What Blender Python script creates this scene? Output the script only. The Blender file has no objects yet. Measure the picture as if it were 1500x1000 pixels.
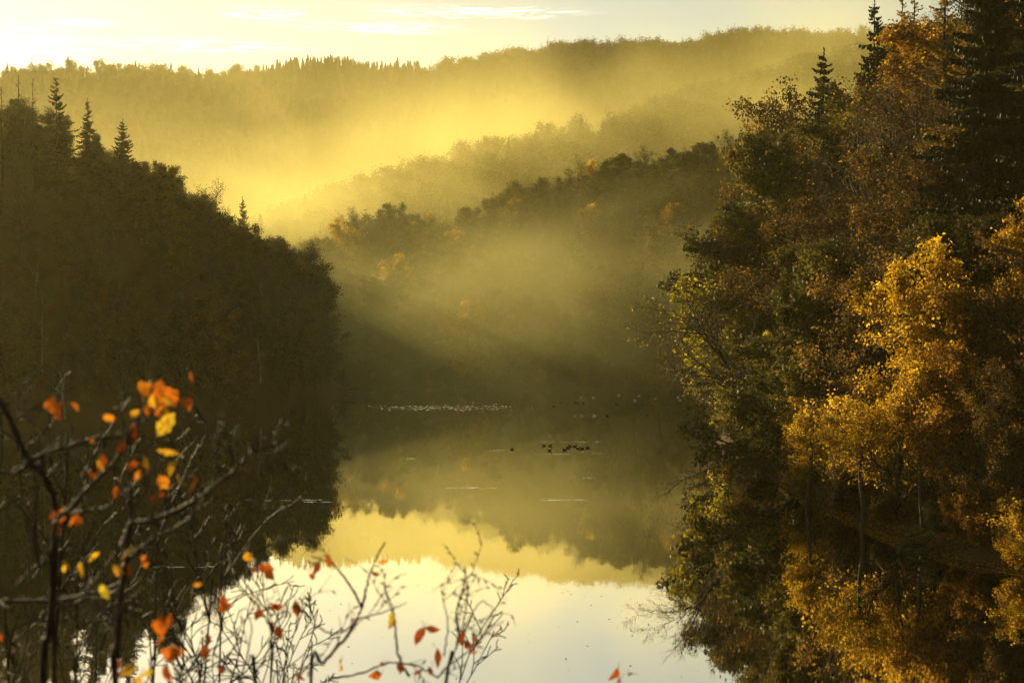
import bpy, math, random
import numpy as np

# ------------------------------------------------------------------ camera, sky, sun, exposure
S = bpy.context.scene
COL = S.collection
F = 2083.0                      # focal length in photograph pixels (1500 wide)
TILT = math.atan(80.0 / F)
CAMZ = 20.0
HAZE_D = .00007
cd = bpy.data.cameras.new("camera")
cam = bpy.data.objects.new("camera", cd)
COL.objects.link(cam)
cam.location = (0, 0, CAMZ)
cam.rotation_euler = (math.pi / 2 - TILT, 0, 0)
cd.lens, cd.sensor_width = 50.0, 36.0
cd.clip_start, cd.clip_end = 0.1, 20000
cd.dof.use_dof = True
cd.dof.focus_distance = 140
cd.dof.aperture_fstop = 2.5
S.camera = cam

SUN_AZ = math.radians(-37.5)    # seen from above, left of the view direction (+Y)
SUN_EL = math.radians(14.2)
SUN_DIR = np.array([math.sin(SUN_AZ) * math.cos(SUN_EL), math.cos(SUN_AZ) * math.cos(SUN_EL), math.sin(SUN_EL)])

w = bpy.data.worlds.new("World")
S.world = w
w.use_nodes = True
nt = w.node_tree
nt.nodes.clear()
N, Lk = nt.nodes.new, nt.links.new
wo = N("ShaderNodeOutputWorld")
bg = N("ShaderNodeBackground")
sky = N("ShaderNodeTexSky")
sky.sky_type = 'NISHITA'
sky.sun_disc = False
sky.sun_elevation = SUN_EL
sky.sun_rotation = SUN_AZ
sky.air_density = 1.0
sky.dust_density = 0.5
sky.ozone_density = 0.6
tint = N("ShaderNodeMix"); tint.data_type = 'RGBA'; tint.blend_type = 'MULTIPLY'
tint.inputs[0].default_value = 1.0
tint.inputs[7].default_value = (1.0, 0.825, 0.60, 1)
Lk(sky.outputs[0], tint.inputs[6])
# thin bright cirrus: streaks of noise in a few patches of the sky's own direction space
tc = N("ShaderNodeTexCoord")
def dirpx(px, py):
    v = np.array([(px - 750) / F, 1.0, (420 - py) / F]); return v / np.linalg.norm(v)
acc = None
mp = N("ShaderNodeMapping"); mp.inputs['Scale'].default_value = (34, 34, 420)
mp.inputs['Rotation'].default_value = (0, 0.03, 0)
Lk(tc.outputs['Generated'], mp.inputs[0])
nz = N("ShaderNodeTexNoise"); nz.inputs['Scale'].default_value = 1.0; nz.inputs['Detail'].default_value = 5
nz.inputs['Distortion'].default_value = 1.2; nz.inputs['Roughness'].default_value = 0.62
Lk(mp.outputs[0], nz.inputs[0])
for (px, py, sx, sz) in ((122, 37, 0.028, 0.0036), (395, 26, 0.034, 0.008), (555, 44, 0.070, 0.0058), (300, 70, 0.09, 0.006), (700, 22, 0.09, 0.006), (20, 75, 0.06, 0.02)):
    c = dirpx(px, py)
    sub = N("ShaderNodeVectorMath"); sub.operation = 'SUBTRACT'; sub.inputs[1].default_value = c
    Lk(tc.outputs['Generated'], sub.inputs[0])
    dv = N("ShaderNodeVectorMath"); dv.operation = 'DIVIDE'; dv.inputs[1].default_value = (sx, 1e3, sz)
    Lk(sub.outputs[0], dv.inputs[0])
    ln = N("ShaderNodeVectorMath"); ln.operation = 'LENGTH'
    Lk(dv.outputs[0], ln.inputs[0])
    mr = N("ShaderNodeMapRange"); mr.interpolation_type = 'SMOOTHERSTEP'
    mr.inputs[1].default_value = 1.25; mr.inputs[2].default_value = 0.0
    Lk(ln.outputs['Value'], mr.inputs[0])
    if acc is None:
        acc = mr.outputs[0]
    else:
        ad = N("ShaderNodeMath"); ad.operation = 'MAXIMUM'
        Lk(acc, ad.inputs[0]); Lk(mr.outputs[0], ad.inputs[1]); acc = ad.outputs[0]
nr = N("ShaderNodeMapRange"); nr.inputs[1].default_value = 0.44; nr.inputs[2].default_value = 0.74
Lk(nz.outputs[0], nr.inputs[0])
mu = N("ShaderNodeMath"); mu.operation = 'MULTIPLY'
Lk(acc, mu.inputs[0]); Lk(nr.outputs[0], mu.inputs[1])
cl = N("ShaderNodeMix"); cl.data_type = 'RGBA'; cl.blend_type = 'ADD'
cl.inputs[7].default_value = (7.0, 7.2, 7.6, 1)
Lk(mu.outputs[0], cl.inputs[0]); Lk(tint.outputs[2], cl.inputs[6])
Lk(cl.outputs[2], bg.inputs[0])
bg.inputs[1].default_value = 0.067
Lk(bg.outputs[0], wo.inputs[0])

sl = bpy.data.lights.new("sun", 'SUN')
sun = bpy.data.objects.new("sun", sl)
COL.objects.link(sun)
sl.energy = 5.0
sl.angle = math.radians(0.5)
sl.color = (1.0, 0.80, 0.40)
from mathutils import Vector
sun.rotation_euler = Vector(tuple(SUN_DIR)).to_track_quat('Z', 'Y').to_euler()

S.view_settings.view_transform = 'Standard'
S.view_settings.look = 'None'
S.view_settings.exposure = 1.2
S.view_settings.gamma = 1.0
S.cycles.volume_bounces = 1
S.cycles.max_bounces = 6
S.cycles.diffuse_bounces = 2
S.cycles.glossy_bounces = 2
S.cycles.transmission_bounces = 3
S.cycles.volume_max_steps = 64
S.cycles.use_denoising = True
S.cycles.sample_clamp_indirect = 4.0

def ray(px, py):
    t = TILT
    a, b = (px - 750) / F, (500 - py) / F
    return np.array([a, math.cos(t) + b * math.sin(t), -math.sin(t) + b * math.cos(t)])
def at(px, py, D):                  # a real point D metres out that is seen at a photograph pixel
    r = ray(px, py); k = D / r[1]
    return np.array([r[0] * k, D, CAMZ + r[2] * k])

# ------------------------------------------------------------------ helpers
class MB:
    """collects quads and triangles, builds ONE mesh object"""
    def __init__(s):
        s.V, s.Q, s.T, s.qm, s.tm, s.qt, s.tt, s.n = [], [], [], [], [], [], [], 0
    def quads(s, v, q, mat=0, tone=None):
        v = np.asarray(v, float); q = np.asarray(q, int)
        s.V.append(v); s.Q.append(q + s.n); s.n += len(v)
        s.qm.append(np.full(len(q), mat)); s.qt.append(np.zeros(len(q)) if tone is None else tone)
    def tris(s, v, q, mat=0, tone=None):
        v = np.asarray(v, float); q = np.asarray(q, int)
        s.V.append(v); s.T.append(q + s.n); s.n += len(v)
        s.tm.append(np.full(len(q), mat)); s.tt.append(np.zeros(len(q)) if tone is None else tone)
    def mesh(s, name, mats, smooth=False):
        me = bpy.data.meshes.new(name)
        V = np.concatenate(s.V) if s.V else np.zeros((0, 3))
        Q = np.concatenate(s.Q) if s.Q else np.zeros((0, 4), int)
        T = np.concatenate(s.T) if s.T else np.zeros((0, 3), int)
        me.vertices.add(len(V)); me.vertices.foreach_set('co', V.astype(np.float32).ravel())
        me.loops.add(Q.size + T.size)
        me.loops.foreach_set('vertex_index', np.concatenate([Q.ravel(), T.ravel()]).astype(np.int32))
        me.polygons.add(len(Q) + len(T))
        st = np.concatenate([np.arange(len(Q)) * 4, Q.size + np.arange(len(T)) * 3]).astype(np.int32)
        me.polygons.foreach_set('loop_start', st)
        mi = np.concatenate(s.qm + s.tm).astype(np.int32) if (s.qm or s.tm) else np.zeros(0, np.int32)
        for m in mats: me.materials.append(m)
        me.polygons.foreach_set('material_index', mi)
        if smooth: me.polygons.foreach_set('use_smooth', np.ones(len(mi), bool))
        me.update(calc_edges=True)
        a = me.attributes.new('tone', 'FLOAT', 'FACE')
        a.data.foreach_set('value', np.concatenate(s.qt + s.tt).astype(np.float32))
        me.validate()
        return me

def link(name, me, parent=None):
    o = bpy.data.objects.new(name, me)
    COL.objects.link(o)
    if parent: o.parent = parent
    return o
def tag(o, label, cat, group=None):
    o['label'] = label; o['category'] = cat
    if group: o['group'] = group
    return o
def empty(name, loc, rz=0, sc=(1, 1, 1)):
    o = bpy.data.objects.new(name, None); COL.objects.link(o)
    o.location = tuple(loc); o.rotation_euler = (0, 0, rz); o.scale = sc
    o.empty_display_size = 0.3
    return o

def norm(a): return a / (np.linalg.norm(a, axis=-1, keepdims=True) + 1e-12)
def frames(d):
    ref = np.where(np.abs(d[:, 2:3]) > 0.9, np.array([[1., 0, 0]]), np.array([[0, 0, 1.]]))
    u = norm(np.cross(d, ref)); return u, np.cross(d, u)
def tubes(mb, segs, k=5, mat=0):
    if not len(segs): return
    A = np.array([s[0] for s in segs]); B = np.array([s[1] for s in segs])
    ra = np.array([s[2] for s in segs])[:, None, None]; rb = np.array([s[3] for s in segs])[:, None, None]
    d = norm(B - A); B = B + d * (rb[:, :, 0] * 0.4)
    u, v = frames(d)
    th = np.arange(k) * 2 * math.pi / k
    ring = np.cos(th)[None, :, None] * u[:, None, :] + np.sin(th)[None, :, None] * v[:, None, :]
    P = np.concatenate([A[:, None] + ring * ra, B[:, None] + ring * rb], 1).reshape(-1, 3)
    base = (np.arange(len(segs)) * 2 * k)[:, None]
    i = np.arange(k); j = (i + 1) % k
    q = np.stack([i, j, j + k, i + k], 1)
    mb.quads(P, (base[:, :, None] + q[None]).reshape(-1, 4), mat)
def tube_path(mb, pts, rad, k=7, mat=0):
    """one continuous tapering tube along a path"""
    pts = np.asarray(pts, float); n = len(pts)
    t = norm(np.gradient(pts, axis=0)); u, v = frames(t)
    th = np.arange(k) * 2 * math.pi / k
    P = (pts[:, None] + (np.cos(th)[None, :, None] * u[:, None] + np.sin(th)[None, :, None] * v[:, None]) * np.asarray(rad)[:, None, None]).reshape(-1, 3)
    i = np.arange(k); j = (i + 1) % k
    q = np.concatenate([np.stack([i, j, j + k, i + k], 1) + a * k for a in range(n - 1)])
    mb.quads(P, q, mat)
    P2 = np.concatenate([P[-k:], [pts[-1] + t[-1] * rad[-1]]]); mb.tris(P2, np.stack([i, j, np.full(k, k)], 1), mat)
def leaves(mb, C, size, rng, mat=0, droop=0.0, asp=0.62, tone=None, clump=0):
    """leaf-shaped rhombic faces at the points C, turned at random"""
    n = len(C)
    if n == 0: return
    a = rng.normal(size=(n, 3)); a[:, 2] -= droop; a = norm(a)
    b = norm(np.cross(a, rng.normal(size=(n, 3))))
    s = size * rng.uniform(0.45, 1.5, (n, 1))
    if clump:
        p_ = rng.uniform(0, 6, 3); f_ = C * 1.1
        k_ = np.sin(f_[:, 0] + p_[0] + 1.3 * np.sin(f_[:, 2])) * np.sin(f_[:, 1] * 1.2 + p_[1]) * np.cos(f_[:, 2] * 1.1 + p_[2])
        tone = np.clip(.5 + k_ * .55 + rng.normal(0, .2, n), 0, 1)
    P = np.stack([C - a * s * .5, C + b * s * asp * .5 - a * s * .05, C + a * s * .5, C - b * s * asp * .5 - a * s * .05], 1).reshape(-1, 3)
    mb.quads(P, np.arange(4 * n).reshape(-1, 4), mat, rng.random(n) if tone is None else tone)

# ------------------------------------------------------------------ materials
def newmat(name):
    m = bpy.data.materials.new(name); m.use_nodes = True
    t = m.node_tree; t.nodes.clear()
    o = t.nodes.new("ShaderNodeOutputMaterial")
    return m, t, o
def leafmat(name, cols, trans=0.5, objvar=0.35, rough=0.6, gloss=0.08):
    m, t, o = newmat(name)
    at_ = t.nodes.new("ShaderNodeAttribute"); at_.attribute_name = 'tone'
    oi = t.nodes.new("ShaderNodeObjectInfo")
    ma = t.nodes.new("ShaderNodeMath"); ma.operation = 'MULTIPLY_ADD'
    ma.inputs[1].default_value = objvar; ma.inputs[2].default_value = -objvar / 2
    t.links.new(oi.outputs['Random'], ma.inputs[0])
    ad = t.nodes.new("ShaderNodeMath"); ad.operation = 'ADD'
    t.links.new(at_.outputs['Fac'], ad.inputs[0]); t.links.new(ma.outputs[0], ad.inputs[1])
    cr = t.nodes.new("ShaderNodeValToRGB")
    el = cr.color_ramp.elements
    while len(el) < len(cols): el.new(0.5)
    for i, c in enumerate(cols):
        el[i].position = i / (len(cols) - 1); el[i].color = (*c, 1)
    t.links.new(ad.outputs[0], cr.inputs[0])
    p = t.nodes.new("ShaderNodeBsdfPrincipled")
    p.inputs['Roughness'].default_value = rough
    p.inputs['Specular IOR Level'].default_value = gloss
    t.links.new(cr.outputs[0], p.inputs['Base Color'])
    tr = t.nodes.new("ShaderNodeBsdfTranslucent")
    t.links.new(cr.outputs[0], tr.inputs[0])
    mx = t.nodes.new("ShaderNodeMixShader"); mx.inputs[0].default_value = trans
    t.links.new(p.outputs[0], mx.inputs[1]); t.links.new(tr.outputs[0], mx.inputs[2])
    t.links.new(mx.outputs[0], o.inputs[0])
    return m
def barkmat(name, c1, c2, scale=3.0, rough=0.85, bump=0.4, spec=0.3):
    m, t, o = newmat(name)
    tc_ = t.nodes.new("ShaderNodeTexCoord")
    mp_ = t.nodes.new("ShaderNodeMapping"); mp_.inputs['Scale'].default_value = (scale, scale, scale * 0.3)
    t.links.new(tc_.outputs['Object'], mp_.inputs[0])
    n = t.nodes.new("ShaderNodeTexNoise"); n.inputs['Scale'].default_value = 2; n.inputs['Detail'].default_value = 6
    t.links.new(mp_.outputs[0], n.inputs[0])
    cr = t.nodes.new("ShaderNodeValToRGB")
    cr.color_ramp.elements[0].position = .35; cr.color_ramp.elements[0].color = (*c1, 1)
    cr.color_ramp.elements[1].position = .68; cr.color_ramp.elements[1].color = (*c2, 1)
    t.links.new(n.outputs[0], cr.inputs[0])
    p = t.nodes.new("ShaderNodeBsdfPrincipled"); p.inputs['Roughness'].default_value = rough
    p.inputs['Specular IOR Level'].default_value = spec
    t.links.new(cr.outputs[0], p.inputs['Base Color'])
    b = t.nodes.new("ShaderNodeBump"); b.inputs['Strength'].default_value = bump; b.inputs['Distance'].default_value = 0.02
    t.links.new(n.outputs[0], b.inputs['Height']); t.links.new(b.outputs[0], p.inputs['Normal'])
    t.links.new(p.outputs[0], o.inputs[0])
    return m

M = {}
M['bark'] = barkmat('bark', (.026, .020, .012), (.066, .052, .032), spec=.1)
M['dark_bark'] = barkmat('dark_bark', (.018, .014, .010), (.040, .032, .020), spec=.02)
M['twig'] = barkmat('twig', (.05, .036, .02), (.10, .075, .042))
M['pale_bark'] = barkmat('pale_bark', (.06, .055, .04), (.20, .18, .14))
M['wet_bark'] = barkmat('wet_bark', (.014, .009, .005), (.034, .023, .012), scale=40, rough=0.6, bump=0.5, spec=0.08)
M['moss'] = barkmat('mossy_wood', (.022, .022, .007), (.085, .075, .018), scale=5, spec=.05)
M['needle'] = leafmat('spruce_needles', [(.010, .014, .006), (.018, .024, .009), (.034, .036, .012)], .1, .3)
M['gold'] = leafmat('larch_needles', [(.13, .075, .012), (.22, .13, .018), (.32, .20, .03)], .45, .2)
M['yellow'] = leafmat('yellow_leaves', [(.08, .06, .010), (.28, .145, .010), (.50, .29, .016), (.62, .42, .03)], .66, .25)
M['orange'] = leafmat('orange_leaves', [(.05, .035, .008), (.15, .065, .009), (.32, .15, .012), (.50, .29, .02)], .62, .35)
M['brown'] = leafmat('brown_leaves', [(.026, .016, .006), (.056, .034, .009), (.11, .060, .012), (.30, .17, .022)], .5, .4)
M['green'] = leafmat('olive_leaves', [(.022, .024, .007), (.045, .044, .010), (.09, .078, .013), (.24, .17, .022)], .4, .4)
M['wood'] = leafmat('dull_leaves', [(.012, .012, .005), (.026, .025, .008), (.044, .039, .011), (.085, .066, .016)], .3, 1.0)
M['lime'] = leafmat('yellow_green_leaves', [(.06, .055, .008), (.18, .15, .014), (.34, .27, .02), (.46, .36, .03)], .66, .3)
M['fore'] = leafmat('foreground_leaves', [(.12, .026, .006), (.32, .068, .008), (.46, .13, .010), (.52, .30, .018), (.40, .33, .03)], .55, 0.0, .7, .03)

t = M['fore'].node_tree
cr_ = [n for n in t.nodes if n.type == 'VALTORGB'][0]
tc_ = t.nodes.new("ShaderNodeTexCoord"); n_ = t.nodes.new("ShaderNodeTexNoise"); n_.inputs['Scale'].default_value = 55; n_.inputs['Detail'].default_value = 5
t.links.new(tc_.outputs['Object'], n_.inputs[0])
mr_ = t.nodes.new("ShaderNodeMapRange"); mr_.inputs[1].default_value = .36; mr_.inputs[2].default_value = .52; mr_.inputs[3].default_value = .25
t.links.new(n_.outputs[0], mr_.inputs[0])
mm_ = t.nodes.new("ShaderNodeMix"); mm_.data_type = 'RGBA'; mm_.inputs[6].default_value = (.07, .022, .008, 1)
t.links.new(mr_.outputs[0], mm_.inputs[0]); t.links.new(cr_.outputs[0], mm_.inputs[7])
for nd in t.nodes:
    if nd.type == 'BSDF_PRINCIPLED': t.links.new(mm_.outputs[2], nd.inputs['Base Color'])
    if nd.type == 'BSDF_TRANSLUCENT': t.links.new(mm_.outputs[2], nd.inputs[0])

def groundmat():
    m, t, o = newmat('forest_floor')
    tc_ = t.nodes.new("ShaderNodeTexCoord")
    n = t.nodes.new("ShaderNodeTexNoise"); n.inputs['Scale'].default_value = .35; n.inputs['Detail'].default_value = 8
    t.links.new(tc_.outputs['Object'], n.inputs[0])
    v = t.nodes.new("ShaderNodeTexVoronoi"); v.inputs['Scale'].default_value = 7
    t.links.new(tc_.outputs['Object'], v.inputs[0])
    cr = t.nodes.new("ShaderNodeValToRGB")
    for i, (ps, c) in enumerate(((.3, (.035, .026, .012)), (.5, (.055, .034, .013)))):
        cr.color_ramp.elements[i].position = ps; cr.color_ramp.elements[i].color = (*c, 1)
    e = cr.color_ramp.elements.new(.68); e.color = (.075, .068, .018, 1)
    t.links.new(n.outputs[0], cr.inputs[0])
    cr2 = t.nodes.new("ShaderNodeValToRGB")
    cr2.color_ramp.elements[0].color = (.05, .025, .010, 1); cr2.color_ramp.elements[1].color = (.10, .052, .018, 1)
    t.links.new(v.outputs['Color'], cr2.inputs[0])
    mx = t.nodes.new("ShaderNodeMix"); mx.data_type = 'RGBA'; mx.inputs[0].default_value = .45
    t.links.new(cr.outputs[0], mx.inputs[6]); t.links.new(cr2.outputs[0], mx.inputs[7])
    p = t.nodes.new("ShaderNodeBsdfPrincipled"); p.inputs['Roughness'].default_value = .95
    p.inputs['Specular IOR Level'].default_value = .1
    t.links.new(mx.outputs[2], p.inputs['Base Color'])
    b = t.nodes.new("ShaderNodeBump"); b.inputs['Distance'].default_value = .08
    t.links.new(v.outputs['Distance'], b.inputs['Height']); t.links.new(b.outputs[0], p.inputs['Normal'])
    t.links.new(p.outputs[0], o.inputs[0])
    return m
M['ground'] = groundmat()

MET = 1.0
def watermat(name, bump):
    m, t, o = newmat(name)
    tc_ = t.nodes.new("ShaderNodeTexCoord")
    p = t.nodes.new("ShaderNodeBsdfPrincipled")
    p.inputs['Base Color'].default_value = (.88, .86, .80, 1)
    p.inputs['Roughness'].default_value = .018
    p.inputs['IOR'].default_value = 1.6
    p.inputs['Metallic'].default_value = MET
    if bump:
        mp_ = t.nodes.new("ShaderNodeMapping"); mp_.inputs['Scale'].default_value = (1.0, .45, 1)
        t.links.new(tc_.outputs['Object'], mp_.inputs[0])
        n = t.nodes.new("ShaderNodeTexNoise"); n.inputs['Scale'].default_value = 1.6; n.inputs['Detail'].default_value = 3
        t.links.new(mp_.outputs[0], n.inputs[0])
        b = t.nodes.new("ShaderNodeBump"); b.inputs['Strength'].default_value = bump; b.inputs['Distance'].default_value = .02
        t.links.new(n.outputs[0], b.inputs['Height']); t.links.new(b.outputs[0], p.inputs['Normal'])
    t.links.new(p.outputs[0], o.inputs[0])
    return m
M['water'] = watermat('lake_water', .05)
M['ripple'] = watermat('ruffled_water', 0)

# ------------------------------------------------------------------ terrain
RB = np.array([(-300, 260), (20, 90), (60, 58), (97, 36), (107, 29.5), (120, 28), (130, 27.5), (150, 26.5), (181, 26), (205, 31), (240, 38), (262, 43), (300, 60)], float)
LBX = np.array([-400, -200, -140, -110, -80, -60, -50, -43, -36, -31, -28], float)      # left shore: y as a function of x
LBY = np.array([-200, -60, 80, 150, 188, 207, 217, 231, 248, 260, 275], float)
LCX = np.array([-400, -220, -150, -128, -110, -90, -79, -70, -60, -50, -43, -37, -33, -31, -28], float)
LCZ = np.array([30, 34, 38, 41, 42, 41, 37, 37, 27, 20, 16, 8, 2, .5, -2], float)
LYX = np.array([-400, -150, -90, -60, -50, -43, -37, -31, -28], float)                      # crest line of the left hill
LYY = np.array([190, 215, 228, 236, 240, 248, 258, 268, 280], float)
Z1X = np.array([-400, -140, -100, -66, -46, -27, -20, -9, 2, 14, 27, 44, 53, 67, 89, 140, 300], float)
Z1 = np.array([6, 6, 7, 14, 22, 26, 23, 27, 31, 36, 41, 41, 46, 47, 53, 66, 90], float)
Z2X = np.array([-500, -180, -110, -72, -51, -32, -8, 19, 40, 56, 83, 116, 300], float)
Z2 = np.array([10, 14, 28, 44, 51, 56, 63, 68, 73, 80, 86, 96, 120], float)
Z3X = np.array([-900, -480, -420, -374, -325, -275, -225, -200, -175, -155, -95, -55, 5, 50, 95, 125, 165, 220, 250, 500], float)
Z3 = np.array([150, 152, 158, 164, 170, 170, 163, 165, 170, 174, 170, 165, 174, 179, 181, 178, 190, 187, 189, 200], float)
def sm(t): t = np.clip(t, 0, 1); return t * t * (3 - 2 * t)
def noise2(x, y):
    return (np.sin(x * .11 + 1.3) * np.cos(y * .093 + .4) + .6 * np.sin(x * .23 - y * .19) + .4 * np.cos(x * .37 + y * .31 + 2)) / 2
def terrain(x, y):
    x = np.asarray(x, float); y = np.asarray(y, float)
    yb = np.interp(x, LBX, LBY); yc = np.interp(x, LYX, LYY); zc = np.interp(x, LCX, LCZ)
    t = (y - yb) / np.maximum(yc - yb, 1)
    up = zc * (0.35 * np.clip(t, -2, 1) + .65 * sm(t))
    zl = np.where(t < 1, np.where(t < 0, np.maximum(t * 20, -4), up), np.maximum(zc - np.maximum(y - yc, 0) * .22, -4))  # unseen slope behind the crest, shaped to set how far the hill's shadow reaches
    zl = np.where(x > -28, -4, zl)
    xr = np.interp(y, RB[:, 0], RB[:, 1]); d = x - xr
    s = np.interp(y, [-300, 60, 100, 118, 140, 180, 260], [.5, .45, .34, .36, .62, 1.0, 1.0])
    zr = np.where(d < 0, np.maximum(d * .5, -4), s * np.interp(d, [0, 1.5, 6, 23, 40, 80, 150, 400], [0, .7, 5, 30, 46, 70, 90, 120]))
    yf = 292 - .35 * np.clip(x + 30, -200, 80)
    a1 = np.interp(x, Z1X, Z1); a2 = np.interp(x, Z2X, Z2); a3 = np.interp(x, Z3X, Z3)
    z = np.where(y < yf, np.maximum((y - yf) * .4, -4), a1 * np.clip((y - yf) / (370 - yf), 0, 1) ** .85)
    z = np.where(y > 370, a1 + (a1 * .93 - a1) * sm((y - 370) / 50), z)
    z = np.where(y > 420, a1 * .93 + (a2 - a1 * .93) * sm((y - 420) / 145), z)
    vf = .55 * a2 + 8
    z = np.where(y > 565, a2 + (vf - a2) * sm((y - 565) / 130), z)
    z = np.where(y > 695, vf + (a3 - vf) * np.clip((y - 695) / 345, 0, 1) ** 1.1, z)
    z = np.where(y > 1040, a3 - (y - 1040) * .03, z)
    zn = np.where(y < 60, 18.2 - .82 * np.maximum(y - 1.0, 0), -4)
    zn = np.where(x < -20, zn, zn)
    zz = np.maximum(np.maximum(np.maximum(zl, zr), z), np.maximum(zn, -4))
    zz = np.maximum(zz, -4)
    return zz + np.where(zz > .6, noise2(x, y) * np.clip(zz * .12, 0, 1.2) * np.where(y < 60, .1, 1), 0)
def tz(x, y): return float(terrain(x, y))

xs = np.concatenate([[-2600, -2000, -1200, -800, -600], np.arange(-480, -180, 12), np.arange(-180, 140, 3.0), np.arange(140, 480, 12), [500, 600, 800, 1200, 2000, 2600]])
ys = np.concatenate([[-1400, -1000, -400, -200, -100, -50, -20], np.arange(-8, 60, 2), np.arange(60, 380, 3.0), np.arange(380, 700, 8), np.arange(700, 1100, 14), [1150, 1250, 1500, 2200, 3100]])
X, Y = np.meshgrid(xs, ys)
Zt = terrain(X, Y)
g = MB()
nx, ny = len(xs), len(ys)
ii = (np.arange(ny - 1)[:, None] * nx + np.arange(nx - 1)[None]).ravel()
g.quads(np.stack([X, Y, Zt], -1).reshape(-1, 3), np.stack([ii, ii + 1, ii + 1 + nx, ii + nx], 1))
go = link('ground', g.mesh('ground', [M['ground']], True)); go['kind'] = 'structure'
wm = MB(); wm.quads([(-450, -60, 0), (400, -60, 0), (400, 520, 0), (-450, 520, 0)], [(0, 1, 2, 3)])
wo_ = link('lake_water', wm.mesh('lake_water', [M['water']])); wo_['kind'] = 'structure'

# ------------------------------------------------------------------ tree builders
def rot_about(d, ang, rng):
    p = norm(np.cross(d, rng.normal(size=3))); return norm(d * math.cos(ang) + p * math.sin(ang))
def grow(rng, p, d, L, r, lvl, P, segs, tips):
    n = P['n'][lvl]; last = lvl == P['max']
    for i in range(n):
        d = norm(d + rng.normal(0, P['wob'][lvl], 3) + np.array([0, 0, P['up'][lvl]]) + P.get('pull', 0) * P['pl'][lvl])
        q = p + d * L / n
        ra, rb = r * (1 - .8 * i / n), r * (1 - .8 * (i + 1) / n)
        segs.append((p, q, max(ra, P['rmin']), max(rb, P['rmin'] * .7), lvl)); p = q
        if last: tips.append(q)
        elif (i + 1) / n > P['start'][lvl]:
            for _ in range(P['ch'][lvl] if i < n - 1 else P['ch'][lvl] + 1):
                f = (i + 1) / n
                grow(rng, q - d * L / n * rng.random() * .8, rot_about(d, P['ang'][lvl] * rng.uniform(.6, 1.35), rng), L * P['rat'][lvl] * rng.uniform(.65, 1.15) * (1.15 - .55 * f), rb * .75 + P['rmin'] * .5, lvl + 1, P, segs, tips)

def broadleaf(seed, h=16, leaf=.28, per=9, cloud=.55, leafm='wood', barkm='bark', lean=(0, 0), start=.25, spread=1.0, dens=1.0, twigs=True, keep=1.0, up=.06, droop=0):
    """trunk mesh + crown mesh of a broadleaved tree of height about h"""
    rng = np.random.default_rng(seed)
    P = dict(max=3, n=[8, 5, 4, 3], wob=[.06, .15, .2, .24], up=[.05, up, up * .6 - droop * .3, .02 - droop], start=[start, .15, .1, 0], ch=[2, 2, 2, 0],
             ang=[.85, .75, .75, 0], rat=[.48 * spread, .52, .62, 0], rmin=.012, pl=[.3, .5, .3, .2], pull=np.array([lean[0], lean[1], 0.]))
    segs, tips = [], []
    grow(rng, np.array([0, 0, -.4]), norm(np.array([lean[0], lean[1], 1.])), h * .86, h * .017, 0, P, segs, tips)
    tb, cb = MB(), MB()
    tubes(tb, [s for s in segs if s[4] <= 1], 6)
    tubes(cb, [s for s in segs if s[4] == 2], 4)
    if twigs: tubes(cb, [s for s in segs if s[4] == 3], 3)
    T = np.array(tips)
    if per > 0:
        kp = rng.random(len(T)) < keep
        T = T[kp]
        C = np.repeat(T, per, 0) + rng.normal(0, cloud, (len(T) * per, 3)) * np.array([1, 1, .75])
        leaves(cb, C, leaf, rng, 1, droop * 2, clump=1)
    return tb.mesh('trunk', [M[barkm]], True), cb.mesh('crown', [M['twig'], M[leafm]])

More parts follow.
